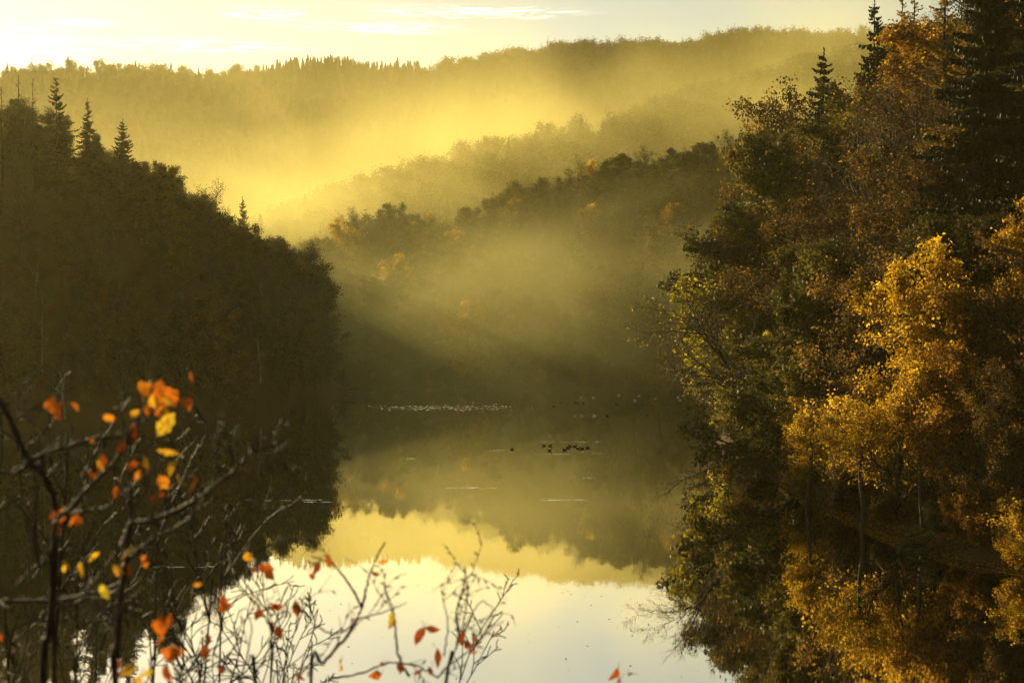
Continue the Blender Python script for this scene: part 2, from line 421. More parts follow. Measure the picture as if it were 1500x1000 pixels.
def spruce(seed, h=22, R=3.6, step=.55, twig=.62, nb=6, mat='needle', droop=.55, gaps=.1, start=.12, fill=1.0, tw=.11, upturn=.35, hang=.5):
    rng = np.random.default_rng(seed)
    tb, cb = MB(), MB()
    npt = 12
    zz = np.linspace(-.4, h, npt); tp = np.stack([rng.normal(0, .05, npt), rng.normal(0, .05, npt), zz], 1)
    tube_path(tb, tp, np.linspace(h * .013, .03, npt), 7)
    segs, C, A, B = [], [], [], []
    z = h * start
    while z < h - .3:
        t = (z - h * start) / (h * (1 - start))
        Lm = R * (1 - t) ** .85 * min(1, .45 + t * 3.2) + .22
        for k in range(nb):
            if rng.random() < gaps: continue
            az = rng.uniform(0, 2 * math.pi); L = Lm * rng.uniform(.55, 1.15)
            h0 = np.array([math.cos(az), math.sin(az), 0]); m = 5
            zs = rng.uniform(-.2, .2)
            pts = []
            for i in range(m + 1):
                f = i / m
                pts.append(np.array([0, 0, z + zs]) + h0 * L * f + np.array([0, 0, L * (.22 * (t > .7) * f - droop * f * (1 - .1 * f) + upturn * f ** 3 * .8)]))
            for i in range(m): segs.append((pts[i], pts[i + 1], .035 * (1 - i / m) * L / 3 + .008, .035 * (1 - (i + 1) / m) * L / 3 + .006))
            nt_ = max(4, int(L / .26 * fill))
            side = np.array([-h0[1], h0[0], 0])
            for i in range(nt_):
                f = (i + rng.random()) / nt_ * .95 + .08
                f = min(f, 1); k0 = min(int(f * m), m - 1); q = pts[k0] + (pts[k0 + 1] - pts[k0]) * (f * m - k0)
                l = twig * (.55 + .7 * (1 - f)) * rng.uniform(.6, 1.2) * min(1, .4 + L / 2.5)
                for sgn in (-1, 1, 0):
                    dv = norm(side * sgn * rng.uniform(.5, 1.1) + h0 * rng.uniform(.2, .9) + np.array([0, 0, -rng.uniform(.1, .9) * hang * 2 - (hang * 3 if sgn == 0 else 0)]))
                    C.append(q); A.append(dv * l)
                    B.append(norm(np.cross(dv, np.array([rng.normal(), rng.normal(), .4]))) * tw * rng.uniform(.7, 1.3))
        z += step * rng.uniform(.7, 1.25) * (1 - .35 * t)
    tubes(cb, segs, 3)
    C, A, B = np.array(C), np.array(A), np.array(B)
    P = np.stack([C - B * .5, C + A * .5 - B, C + A, C + A * .5 + B], 1)
    cb.quads(P.reshape(-1, 3), np.arange(4 * len(C)).reshape(-1, 4), 1, rng.random(len(C)))
    # leader
    rngp = np.stack([np.zeros(26), np.zeros(26), rng.uniform(h - 1.2, h + .25, 26)], 1); leaves(cb, rngp, .34, rng, 1, -.8, .3)
    return tb.mesh('trunk', [M['dark_bark']], True), cb.mesh('crown', [M['dark_bark'], M[mat]])

def shrub(seed, h=3, R=2.2, n=9, leafm='brown', leaf=.17, per=7, pull=(0, 0)):
    rng = np.random.default_rng(seed)
    P = dict(max=2, n=[5, 4, 3], wob=[.14, .18, .2], up=[.02, .03, .02], start=[.2, .1, 0], ch=[2, 2, 0], ang=[.7, .7, 0], rat=[.5, .5, 0], rmin=.01, pl=[.25, .2, .1], pull=np.array([pull[0], pull[1], 0.]))
    segs, tips = [], []
    for i in range(n):
        a = rng.uniform(0, 6.28); s = rng.uniform(.2, .9)
        grow(rng, np.array([math.cos(a) * .04, math.sin(a) * .04, -.3]), norm(np.array([math.cos(a) * s * R / h, math.sin(a) * s * R / h, 1])), h * rng.uniform(.45, 1.25), .045, 0, P, segs, tips)
    tb, cb = MB(), MB()
    tubes(tb, [s for s in segs if s[4] == 0], 5); tubes(cb, [s for s in segs if s[4] > 0], 3)
    T = np.array(tips); T = T[rng.random(len(T)) < .65]; C = np.repeat(T, per, 0) + rng.normal(0, .16, (len(T) * per, 3))
    leaves(cb, C, leaf, rng, 1, clump=1)
    return tb.mesh('stems', [M['bark']], True), cb.mesh('foliage', [M['twig'], M[leafm]])

LIB = {}
def lib(key, kind, height, maker): LIB[key] = (kind, height, *maker())
lib('spruce1', 'spruce_tree', 22, lambda: spruce(1, 22, 5.6, fill=2.0, step=.72, nb=7, droop=.42, upturn=.4, gaps=.2, twig=.52, hang=.35))
lib('spruce2', 'spruce_tree', 22, lambda: spruce(2, 22, 4.8, droop=.55, fill=2.0, nb=7, step=.7, twig=.5, gaps=.2, hang=.4))
lib('spruce3', 'spruce_tree', 22, lambda: spruce(3, 22, 7.0, step=.95, nb=6, gaps=.3, droop=.28, fill=1.8, upturn=.3, twig=.55, hang=.3))
lib('big_spruce', 'spruce_tree', 30, lambda: spruce(4, 30, 8.2, step=1.15, nb=10, twig=.85, droop=.24, upturn=.14, fill=3.2, tw=.10, gaps=.15, start=.04, hang=.9))
lib('larch1', 'larch_tree', 22, lambda: spruce(5, 22, 4.6, step=.7, nb=5, twig=.40, mat='gold', droop=.15, fill=2.2, tw=.07, gaps=.2))
lib('larch2', 'larch_tree', 22, lambda: spruce(6, 22, 3.6, step=.8, nb=4, twig=.38, mat='gold', droop=.25, fill=1.0, tw=.07, gaps=.3, start=.3))
lib('bare_conifer', 'larch_tree', 22, lambda: spruce(7, 22, 3.4, step=.9, nb=4, twig=.3, mat='wood', droop=.05, fill=.6, tw=.05, gaps=.3, start=.25))
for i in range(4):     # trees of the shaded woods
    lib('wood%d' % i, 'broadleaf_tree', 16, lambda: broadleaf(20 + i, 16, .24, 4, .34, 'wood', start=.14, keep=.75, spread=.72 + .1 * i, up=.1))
for i in range(3):     # thin leafless ones
    lib('bare%d' % i, 'bare_tree', 16, lambda: broadleaf(30 + i, 16, .2, 2, .4, 'wood', start=.3, keep=.35, up=.12))
for i in range(2):
    lib('birch%d' % i, 'birch_tree', 16, lambda: broadleaf(40 + i, 16, .16, 6, .4, 'wood', 'pale_bark', start=.35, spread=.62, keep=.7, up=.05, droop=.12))
for i in range(3):
    lib('green%d' % i, 'broadleaf_tree', 16, lambda: broadleaf(50 + i, 16, .30, 6, .26, 'green', start=.12, spread=1.05))
for i in range(3):
    lib('brown%d' % i, 'broadleaf_tree', 16, lambda: broadleaf(60 + i, 16, .22, 5, .3, 'brown', start=.1, spread=1.25, keep=.75, up=.03))
for i in range(3):
    lib('yellow%d' % i, 'maple_tree', 16, lambda: broadleaf(70 + i, 16, .25, 6, .3, 'yellow', start=.1, spread=1.25, keep=.8, up=.02))
for i in range(2):
    lib('orange%d' % i, 'oak_tree', 16, lambda: broadleaf(80 + i, 16, .26, 5, .25, 'orange', start=.15, spread=1.0, keep=.75))
for i in range(2):
    lib('lime%d' % i, 'broadleaf_tree', 16, lambda: broadleaf(85 + i, 16, .28, 4, .24, 'lime', start=.12, spread=1.05, keep=.6))
lib('spreading', 'beech_tree', 20, lambda: broadleaf(91, 20, .20, 2, .25, 'brown', start=.10, spread=1.35, keep=.5, up=.12))
lib('spreading2', 'beech_tree', 20, lambda: broadleaf(92, 20, .20, 2, .25, 'brown', start=.10, spread=1.3, keep=.4, up=.14))
lib('leaning', 'bare_tree', 18, lambda: broadleaf(93, 18, .19, 1, .3, 'lime', lean=(-.30, -.12), start=.08, spread=1.35, keep=.15, up=.05, barkm='dark_bark'))
lib('leaning2', 'bare_tree', 18, lambda: broadleaf(94, 18, .24, 2, .3, 'brown', lean=(-.45, -.1), start=.1, spread=1.2, keep=.4, up=.0))
for i, c in enumerate(('brown', 'orange', 'green', 'yellow')):
    lib('shrub_' + c, 'shrub', 3, lambda: shrub(100 + i, 3, 2.4, 10, c, pull=(-.15, -.1)))

RNG = random.Random(5)
def plant(key, x, y, top=None, h=None, label=None, cat='tree', group=None, wide=1.0, rz=None, z=None, name=None):
    """one tree: Empty at its foot > trunk, crown"""
    kind, h0, tm, cm = LIB[key]
    zg = tz(x, y) if z is None else z
    if h is None: h = top - zg
    s = h / h0
    sw = s ** .8 * wide if top is not None and z is None else s * wide
    r = empty(name or kind, (x, y, zg), RNG.uniform(0, 6.28) if rz is None else rz, (sw, sw, s))
    tag(r, label, cat, group)
    if kind == 'shrub':
        link('stems', tm, r); link('foliage', cm, r)
    else:
        link('trunk', tm, r); link('crown', cm, r)
    return r
def plant_px(key, px, ytop, D, label, **k):
    p = at(px, ytop, D)
    return plant(key, p[0], D, top=p[2], label=label, **k)

# ------------------------------------------------------------------ left hillside
used = []
def free(x, y, r):
    for (a, b, c) in used:
        if (a - x) ** 2 + (b - y) ** 2 < ((r + c) / 2) ** 2: return False
    used.append((x, y, r)); return True
special_left = [
    ('spruce1', 180, 176, 232, 'lone dark spruce standing clear above the shaded left slope', 1.0),
    ('spruce3', 82, 114, 226, 'broad ragged spruce, the tallest crown on the left hilltop', .9),
    ('spruce2', 128, 146, 230, 'narrow ragged spruce between the lone spruce and the tallest one on the left hilltop', .8),
    ('bare_conifer', 27, 112, 222, 'thin bare conifer with a pointed tip, second tree from the left edge on the hilltop', .8),
    ('bare_conifer', 48, 116, 226, 'bare pointed conifer just left of the tallest spruce on the left hilltop', .8),
    ('bare_conifer', 2, 128, 224, 'bare conifer at the left edge of the hilltop', .9),
    ('bare0', 305, 280, 236, 'airy leafless tree poking up from the middle of the left slope skyline', .9),
    ('wood1', 446, 362, 248, 'bushy dark tree at the left slope end, left of the weeping birch', 1.0),
    ('wood2', 463, 405, 252, 'bushy dark tree low at the left slope end, right of the weeping birch', .9),
    ('wood3', 468, 462, 256, 'low dark tree right over the waterline at the end of the left slope', 1.1),
    ('wood0', 472, 515, 259, 'lowest dark tree leaning over the water at the end of the left slope', 1.5),
    ('birch0', 455, 352, 256, 'weeping birch hanging over the lake at the tip of the left slope', 1.0),
    ('green0', 235, 246, 234, 'leafy tree close right of the lone spruce on the left slope', .9),
]
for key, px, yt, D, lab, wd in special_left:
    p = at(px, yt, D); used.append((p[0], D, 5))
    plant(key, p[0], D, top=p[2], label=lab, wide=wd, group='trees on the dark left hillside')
OUT_L = np.array([(-300, 160), (0, 135), (60, 150), (110, 165), (160, 215), (240, 250), (300, 288), (360, 325), (440, 348), (470, 395), (486, 460), (500, 540)], float)
cnt = 0
tries = 0
while cnt < 225 and tries < 9000:
    tries += 1
    x = RNG.uniform(-118, -29); yb = float(np.interp(x, LBX, LBY)); yc = float(np.interp(x, LYX, LYY))
    y = RNG.uniform(yb + .5, yc + RNG.choice((8, 30, 75)))  # deepest rows behind the crest are unseen, added to extend the hill's shadow
    if x < -.40 * y - 14 or not free(x, y, 4.6): continue
    px = 750 + F * x / y
    zmax = at(px, float(np.interp(px, OUT_L[:, 0], OUT_L[:, 1])), y)[2]
    zg = tz(x, y)
    if zg < -.2: continue
    h = min(RNG.uniform(11, 17.5), (zmax - zg) * RNG.uniform(.86, 1.03))
    if h < 3.2: h = 3.2
    u = RNG.random()
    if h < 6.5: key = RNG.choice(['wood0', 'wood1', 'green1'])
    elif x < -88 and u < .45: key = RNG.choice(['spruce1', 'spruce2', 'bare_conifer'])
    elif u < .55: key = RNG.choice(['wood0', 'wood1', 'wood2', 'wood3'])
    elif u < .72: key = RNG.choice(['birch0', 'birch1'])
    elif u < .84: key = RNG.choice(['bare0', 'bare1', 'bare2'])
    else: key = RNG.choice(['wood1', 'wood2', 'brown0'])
    knd = LIB[key][0]
    lab = {'spruce_tree': 'dark spruce within the shaded wood of the left hillside', 'larch_tree': 'thin bare conifer within the shaded wood of the left hillside',
           'birch_tree': 'slender pale-stemmed birch within the shaded wood of the left hillside', 'bare_tree': 'leafless tree within the shaded wood of the left hillside',
           'broadleaf_tree': 'dull bushy tree within the shaded wood of the left hillside'}[knd]
    plant(key, x, y, h=h, label=lab, group='trees on the dark left hillside', z=zg, wide=1.0 if knd != 'broadleaf_tree' else 1.1)
    cnt += 1

# ------------------------------------------------------------------ right hillside
GR = 'trees on the sunlit right bank'
special_right = [
    ('spruce1', 1207, 75, 205, 'dark spruce standing out before the misty ridge, left of the taller one', 1.0),
    ('spruce2', 1281, 2, 190, 'tall dark spruce whose tip meets the top of the picture right of the misty ridge', 1.05),
    ('big_spruce', 1446, -70, 138, 'huge dark spruce with tiers of drooping boughs at the upper right', 1.0),
    ('big_spruce', 1530, -120, 134, 'very dark spruce at the right edge beside the drooping one', 1.0),
    ('larch2', 1322, -15, 192, 'thin half-bare larch right of the tall dark spruce', 1.0),
    ('larch2', 1340, -30, 186, 'second thin larch right of the tall dark spruce', 1.0),
    ('larch1', 1385, -40, 172, 'golden larch behind the drooping boughs of the huge spruce', 1.2),
    ('larch1', 1420, 20, 160, 'golden larch with bright side boughs just left of the huge spruce', 1.2),
    ('larch1', 1262, 95, 196, 'golden young larch under the tall dark spruce', .8),
    ('spreading', 1345, 110, 160, 'wide leafless beech with a fan of fine brown branches on the right slope', 1.2),
    ('spreading2', 1260, 165, 172, 'brown fine-branched beech left of the widest one on the right slope', 1.1),
    ('brown1', 1160, 168, 200, 'russet oak below the left dark spruce on the right slope', 1.0),
    ('green0', 1125, 215, 190, 'dark green leafy tree leaning out from the right slope against the mist', 1.0),
    ('green1', 1165, 250, 180, 'olive tree in front of the russet oak on the right slope', 1.1),
    ('brown2', 1215, 300, 165, 'brown thin-leaved tree in the middle of the right slope', 1.2),
    ('leaning', 1128, 395, 160, 'bare spreading tree leaning over the lake from the right bank, few yellow leaves', 1.1),
    ('leaning', 1130, 470, 184, 'bare tree with dark limbs low over the water, behind the low russet one', 1.05),
    ('spreading', 1100, 330, 188, 'fine-branched brown tree against the mist at the outer edge of the right slope', 1.1),
    ('brown1', 1150, 330, 178, 'olive-brown tree above the bare leaning tree on the right slope', 1.2),
    ('leaning2', 1175, 520, 170, 'low bare tree with russet leaves reaching far over the water from the right bank', 1.1),
    ('lime0', 1150, 400, 182, 'yellow-green tree behind the bare leaning tree on the right bank', 1.1),
    ('yellow0', 1365, 388, 121, 'bright orange-yellow maple, the highest of the glowing trees on the right', .98),
    ('yellow1', 1315, 500, 118, 'yellow maple left of and below the brightest maple on the right bank', 1.0),
    ('orange0', 1440, 430, 116, 'russet oak right of the brightest maple', 1.1),
    ('orange1', 1400, 510, 111, 'brown-orange tree in front of the maples on the right bank', 1.0),
    ('yellow2', 1497, 330, 118, 'yellow tree at the right edge beside the brightest maple', .8),
    ('yellow2', 1190, 596, 132, 'small bright yellow tree standing over its reflection on the right bank', 1.15),
    ('brown0', 1110, 600, 158, 'russet low tree at the waterline behind the small bright yellow one', 1.2),
    ('lime0', 1078, 400, 178, 'airy yellow-green tree at the outer edge of the right bank behind the bare leaning one', 1.25),
    ('lime1', 1098, 480, 172, 'yellowish tree overhanging the lake at the outer edge of the right bank', 1.3),
    ('brown2', 1122, 548, 166, 'low russet-olive tree overhanging the lake at the outer edge of the right bank', 1.1),
    ('green2', 1095, 320, 186, 'olive tree standing highest at the outer edge of the right bank', 1.2),
    ('lime1', 1090, 480, 188, 'yellow-green tree showing through the low bare tree on the right bank', 1.0),
    ('lime0', 1108, 440, 180, 'sparse yellow-green tree reaching over the lake beside the bare leaning tree', .9),
    ('lime1', 1140, 500, 158, 'yellow-green tree behind the small bright yellow one', 1.0),
    ('lime1', 1195, 480, 150, 'yellow-green tree in the shade left of the maples', 1.0),
    ('brown0', 1475, 560, 107, 'orange thin-leaved tree near the right edge above the shore', 1.0),
    ('brown2', 1260, 560, 126, 'olive-brown tree between the small yellow tree and the maples', 1.0),
]
used = []
for key, px, yt, D, lab, wd in special_right:
    p = at(px, yt, D)
    xr = float(np.interp(D, RB[:, 0], RB[:, 1]))
    x = max(p[0], xr + .8)
    used.append((x, D, 6))
    rz = 0 if key.startswith('leaning') else None
    plant(key, x, D, top=p[2], label=lab, wide=wd, rz=rz, group=GR)
OUT_R = np.array([(990, 560), (1005, 480), (1040, 420), (1090, 330), (1110, 250), (1150, 200), (1200, 160), (1250, 110), (1300, 20), (1340, -60), (1500, -150), (2200, -300)], float)
cnt = tries = 0
while cnt < 250 and tries < 9000:
    tries += 1
    y = RNG.uniform(96, 262); xr = float(np.interp(y, RB[:, 0], RB[:, 1])); d = abs(RNG.gauss(0, 22))
    if d > 62: continue
    x = xr + 1 + d
    if x > .40 * y + 12: continue
    if y < 128 and d < 13 and x > 28: continue
    if y > 205 and d < 10: continue
    if not free(x, y, 4.8): continue
    px = 750 + F * x / y
    zmax = at(px, float(np.interp(px, OUT_R[:, 0], OUT_R[:, 1])), y)[2]; zg = tz(x, y)
    h = min(RNG.uniform(13, 22), zmax - zg)
    if h < 3: continue
    u = RNG.random()
    if h > 12 and d > 22 and u < .4: key = RNG.choice(['spruce1', 'spruce2', 'larch1'])
    elif u < .35: key = RNG.choice(['brown0', 'brown1', 'brown2'])
    elif u < .62: key = RNG.choice(['spreading', 'spreading2'])
    elif u < .86: key = RNG.choice(['green0', 'green1', 'green2'])
    elif u < .91 and y > 150: key = RNG.choice(['orange0', 'orange1'])
    else: key = RNG.choice(['bare0', 'bare1', 'brown2', 'lime0'])
    knd = LIB[key][0]
    lab = {'spruce_tree': 'dark spruce among the autumn trees of the right slope', 'larch_tree': 'golden larch among the other trees of the right slope',
           'beech_tree': 'fine-branched brown beech among the trees of the right slope', 'bare_tree': 'leafless tree among the trees of the right slope',
           'oak_tree': 'russet oak among the trees of the right slope', 'maple_tree': 'yellow maple among the trees of the right slope',
           'broadleaf_tree': 'olive or brown bushy tree among the trees of the right slope'}[knd]
    plant(key, x, y, h=h, label=lab, group=GR, z=zg, wide=1.1)
    cnt += 1

# shrubs along the right shore
shr = [('shrub_orange', 1452, 104, 1.25, 'orange shrub hanging over the dark water at the right shore'),
       ('shrub_yellow', 1500, 100, 1.1, 'yellow shrub at the right edge beside the orange shrub by the water'),
       ('shrub_green', 1375, 110, .7, 'low olive shrub on the bank just right of the mossy roots'),
       ('shrub_brown', 1300, 117, .8, 'brown shrub left of the mossy roots'),
       ('shrub_orange', 1410, 108, .8, 'small orange shrub left of the bigger orange one by the water'),
       ('shrub_green', 1190, 131, 1.0, 'olive shrub below the small bright yellow tree'),
       ('shrub_brown', 1120, 152, 1.2, 'russet shrub at the waterline of the right bank'),
       ('shrub_green', 1095, 165, 1.1, 'dark olive shrub at the waterline behind the russet one'),
       ('shrub_brown', 1085, 178, 1.3, 'brown shrub farthest out on the right bank'),
       ('shrub_brown', 1240, 124, 1.0, 'brown shrub between slim trunks on the right bank')]
for key, px, D, s, lab in shr:
    x = max(at(px, 600, D)[0], float(np.interp(D, RB[:, 0], RB[:, 1])) + .4)
    plant(key, x, D, h=3 * s, label=lab, cat='shrub', group='shrubs along the right shore', rz=0)

# ------------------------------------------------------------------ trees of the misty middle slope
GM = 'trees on the misty middle slope'
used = []
cnt = tries = 0
OUT_M = np.array([(300, 330), (380, 312), (490, 302), (545, 312), (580, 292), (620, 318), (660, 318), (700, 292), (760, 268), (800, 270), (830, 240), (900, 222), (960, 215), (1000, 222), (1050, 190), (1130, 190), (1250, 150)], float)
while cnt < 270 and tries < 12000:
    tries += 1
    x = RNG.uniform(-72, 92); yf = 292 - .35 * min(max(x + 30, -200), 80); y = RNG.uniform(yf + 1, 384)
    if not free(x, y, 6.6): continue
    px = 750 + F * x / y
    if px < 370 or px > 1180: continue
    zmax = at(px, float(np.interp(px, OUT_M[:, 0], OUT_M[:, 1])), y)[2]; zg = tz(x, y)
    h = RNG.uniform(11, 17)
    if zg + h > zmax: h = (zmax - zg) * RNG.uniform(.84, 1.1)
    if h < 4: continue
    u = RNG.random()
    if u < .4: key = RNG.choice(['wood0', 'wood1', 'wood2', 'wood3'])
    elif u < .58: key = RNG.choice(['bare0', 'bare1', 'bare2'])
    elif u < .70: key = RNG.choice(['birch0', 'birch1'])
    elif u < .95: key = RNG.choice(['brown0', 'green0', 'green1', 'green2', 'wood2'])
    else: key = RNG.choice(['yellow0', 'orange0', 'brown2'])
    knd = LIB[key][0]
    lab = {'birch_tree': 'pale-stemmed birch in the mist of the middle slope', 'bare_tree': 'leafless tree in the mist of the middle slope',
           'oak_tree': 'russet oak in the mist of the middle slope', 'maple_tree': 'yellowish tree in the mist of the middle slope',
           'broadleaf_tree': 'dull bushy tree in the mist of the middle slope'}[knd]
    plant(key, x, y, h=h, label=lab, group=GM, z=zg, wide=1.1)
    cnt += 1
for i in range(64):
    x = -50 + i * 1.55 + RNG.uniform(-.8, .8); yf = 292 - .35 * min(max(x + 30, -200), 80)
    plant(RNG.choice(['shrub_brown', 'shrub_green']), x, yf + RNG.uniform(-1.5, 3), h=RNG.uniform(2.5, 5), label='dim shrub at the misty far shore of the lake', cat='shrub', group='shrubs along the far shore')
plant_px('spruce1', 355, 290, 395, 'faint spruce alone in the bright mist behind the left slope', wide=.8, group=GM)
plant_px('green0', 1010, 228, 352, 'big dark round-topped tree on the crest of the middle slope', wide=1.2, group=GM)
plant_px('wood1', 775, 268, 350, 'dark rounded tree at the left end of the middle slope crest', wide=1.2, group=GM)
plant_px('yellow1', 965, 318, 330, 'yellow leafy tree glowing faintly in the mist right of centre', wide=1.1, group=GM)
plant_px('yellow0', 945, 455, 288, 'small yellow tree low in the mist above the far shore', wide=1.1, group=GM)
plant_px('yellow2', 905, 410, 300, 'yellowish tree halfway down the mist right of centre', wide=1.1, group=GM)

# ------------------------------------------------------------------ far woods: masses, scattered by geometry nodes
def far_lib(i, con):
    if con:
        rng = np.random.default_rng(200 + i); b = MB()
        tubes(b, [(np.array([0, 0, 0.]), np.array([0, 0, 15.]), .2, .03)], 4)
        n = 500; t = rng.random(n) ** .8; z = 2 + t * 13.3; r = (1 - t) * 3.2 * rng.uniform(.3, 1, n) + .05; a = rng.uniform(0, 6.28, n)
        leaves(b, np.stack([np.cos(a) * r, np.sin(a) * r, z], 1), .95, rng, 1, .8, .45)
        return b.mesh('far_conifer', [M['bark'], M['needle']])
    rng = np.random.default_rng(220 + i); b = MB()
    P = dict(max=2, n=[6, 4, 3], wob=[.07, .14, .2], up=[.05, .1, .04], start=[.08, .1, 0], ch=[3, 2, 0], ang=[.8, .7, 0], rat=[.5, .55, 0], rmin=.03, pl=[0, 0, 0])
    segs, tips = [], []
    grow(rng, np.array([0, 0, -.3]), np.array([0, 0, 1.]), 13, .26, 0, P, segs, tips)
    tubes(b, segs, 3)
    T = np.array(tips); per = (4, 3, 5)[i % 3]
    leaves(b, np.repeat(T, per, 0) + rng.normal(0, .6, (len(T) * per, 3)), .5, rng, 1)
    return b.mesh('far_broadleaf', [M['twig'], M['wood']])
fc = bpy.data.collections.new('far_tree_kinds')
for i in range(3): fc.objects.link(bpy.data.objects.new('a_far_broadleaf_%d' % i, far_lib(i, False)))
for i in range(2): fc.objects.link(bpy.data.objects.new('b_far_conifer_%d' % i, far_lib(i, True)))
def scatter(name, pts, label, cat):
    me = bpy.data.meshes.new(name)
    P = np.array([p[:3] for p in pts], np.float32)
    me.vertices.add(len(P)); me.vertices.foreach_set('co', P.ravel())
    for nm, ty, k in (('kind_index', 'INT', 3), ('turn', 'FLOAT', 4), ('size', 'FLOAT', 5)):
        a = me.attributes.new(nm, ty, 'POINT'); a.data.foreach_set('value', [p[k] for p in pts])
    o = link(name, me); o['kind'] = 'stuff'; tag(o, label, cat)
    gn = bpy.data.node_groups.new(name, 'GeometryNodeTree')
    gn.interface.new_socket('Geometry', in_out='INPUT', socket_type='NodeSocketGeometry')
    gn.interface.new_socket('Geometry', in_out='OUTPUT', socket_type='NodeSocketGeometry')
    n = gn.nodes.new
    i_, o_ = n('NodeGroupInput'), n('NodeGroupOutput')
    ci = n('GeometryNodeCollectionInfo'); ci.inputs['Collection'].default_value = fc
    ci.inputs['Separate Children'].default_value = True; ci.inputs['Reset Children'].default_value = True
    ip = n('GeometryNodeInstanceOnPoints'); ip.inputs['Pick Instance'].default_value = True
    def attr(nm, ty):
        a = n('GeometryNodeInputNamedAttribute'); a.data_type = ty; a.inputs[0].default_value = nm
        return [s for s in a.outputs if s.enabled and s.name == 'Attribute'][0]
    cx = n('ShaderNodeCombineXYZ'); gn.links.new(attr('turn', 'FLOAT'), cx.inputs[2])
    gn.links.new(i_.outputs[0], ip.inputs['Points']); gn.links.new(ci.outputs[0], ip.inputs['Instance'])
    gn.links.new(attr('kind_index', 'INT'), ip.inputs['Instance Index'])
    gn.links.new(cx.outputs[0], ip.inputs['Rotation']); gn.links.new(attr('size', 'FLOAT'), ip.inputs['Scale'])
    gn.links.new(ip.outputs[0], o_.inputs[0])
    md = o.modifiers.new('scatter', 'NODES'); md.node_group = gn
    return o
def far_points(n, y0, y1, seed, con, smin=.8, smax=1.2, side=.42):
    r = random.Random(seed); out = []
    for _ in range(n):
        y = r.uniform(y0, y1); x = r.uniform(-side * y, side * y)
        px = 750 + F * x / y
        c = r.random() < con(px)
        out.append((x, y, tz(x, y) - .3, r.choice((3, 4)) if c else r.choice((0, 1, 2)), r.uniform(0, 6.28), r.uniform(smin, smax) * (1 if c else .95)))
    return out
pts = far_points(1900, 395, 640, 1, lambda px: .06)
scatter('misty_woods', pts, 'bare woods fading into golden mist behind the middle slope', 'woods')
def con3(px): return .85 if 385 < px < 640 else (.07 if px < 385 else (.5 if px > 1170 else .03))
pts = far_points(2600, 800, 1000, 2, lambda px: .12, .7, 1.0) + far_points(700, 1000, 1075, 7, con3)
r2 = random.Random(9)
for i in range(1300):
    px = r2.uniform(-40, 1300); D = r2.uniform(1012, 1064); x = (px - 750) / F * D; c = r2.random() < con3(px)
    lift = -.5 if c else -5
    s = r2.uniform(.8, 1.0) if 385 < px < 640 else ((.55 + .55 * (.5 + .5 * math.sin(px * .055) * math.cos(px * .021))) * r2.uniform(.8, 1.15) if px < 385 else r2.uniform(1.1, 1.75) * (.6 if c else 1))
    pts.append((x, D, tz(x, D) + lift, r2.choice((3, 4)) if c else r2.choice((0, 1, 2)), r2.uniform(0, 6.28), s))
scatter('distant_woods', pts, 'wooded ridge along the skyline fading in haze', 'woods')

# ------------------------------------------------------------------ water birds, ripples, floating leaves, snag
M['plume'] = barkmat('dark_plumage', (.012, .011, .010), (.03, .028, .024), scale=20, rough=.6, bump=.1)
M['pale_plume'] = barkmat('pale_plumage', (.45, .43, .38), (.75, .72, .66), scale=20, rough=.6, bump=.1)
M['beak'] = barkmat('beak', (.45, .35, .18), (.6, .5, .3), scale=30, bump=0)
def ellip(mb, c, r, mat=0, nu=12, nv=8, taper=0):
    u = np.linspace(0, 2 * math.pi, nu, endpoint=False); v = np.linspace(-math.pi / 2, math.pi / 2, nv)
    P = []
    for b in v:
        for a in u:
            x = math.sin(b); k = math.cos(b)
            P.append((c[0] + r[0] * x, c[1] + r[1] * k * math.cos(a), c[2] + r[2] * k * math.sin(a) + taper * x * x * r[2]))
    q = [(j * nu + i, j * nu + (i + 1) % nu, (j + 1) * nu + (i + 1) % nu, (j + 1) * nu + i) for j in range(nv - 1) for i in range(nu)]
    mb.quads(P, q, mat)
bd = MB(); ellip(bd, (0, 0, .055), (.23, .105, .095), taper=.35)
tube_path(bd, [(.13, 0, .09), (.17, 0, .15), (.185, 0, .21), (.19, 0, .23)], [.055, .04, .036, .03], 8)
ellip(bd, (.205, 0, .235), (.06, .042, .044))
tube_path(bd, [(-.17, 0, .08), (-.25, 0, .13), (-.29, 0, .15)], [.05, .03, .012], 6)
body_me = bd.mesh('body', [M['plume']], True)
pale_me = bd.mesh('pale_body', [M['pale_plume']], True)
bk = MB(); tube_path(bk, [(.255, 0, .232), (.28, 0, .226), (.30, 0, .222)], [.018, .012, .005], 6)
beak_me = bk.mesh('beak', [M['beak']], True)
def wpx(px, py):
    r = ray(px, py); k = -CAMZ / r[2]; return r[0] * k, r[1] * k
birds_near = [(750, 658), (797, 653), (806, 653), (805, 660), (827, 659), (832, 656), (835, 653.5), (842, 654), (847, 657), (853, 657), (861, 656)]
birds_far = [(821, 590, 0), (811, 595, 0), (843, 589.5, 0), (847, 591, 0), (854, 590, 0), (903, 592, 0), (889, 609, 0), (948, 608, 0), (842, 609, 1), (852, 609, 1), (871, 609, 1), (851, 582.5, 1), (869, 582.5, 1), (906, 579, 1), (936, 580, 1), (930, 587, 1), (960, 584, 1), (993, 582, 1), (996, 586, 1)]
rb = random.Random(3)
def bird(px, py, pale, lab, grp):
    x, y = wpx(px, py)
    r = empty('water_bird', (x, y, 0), rb.choice((0, 3.14)) + rb.uniform(-.5, .5)); s = rb.uniform(.95, 1.2); r.scale = (s, s, s)
    tag(r, lab, 'bird', grp)
    link('body', pale_me if pale else body_me, r); link('beak', beak_me, r)
for i, (a, b) in enumerate(birds_near):
    bird(a, b, False, 'dark water bird swimming alone left of the flock on the lake' if i == 0 else 'dark water bird in the nearer flock in the middle of the lake', 'dark birds on the lake')
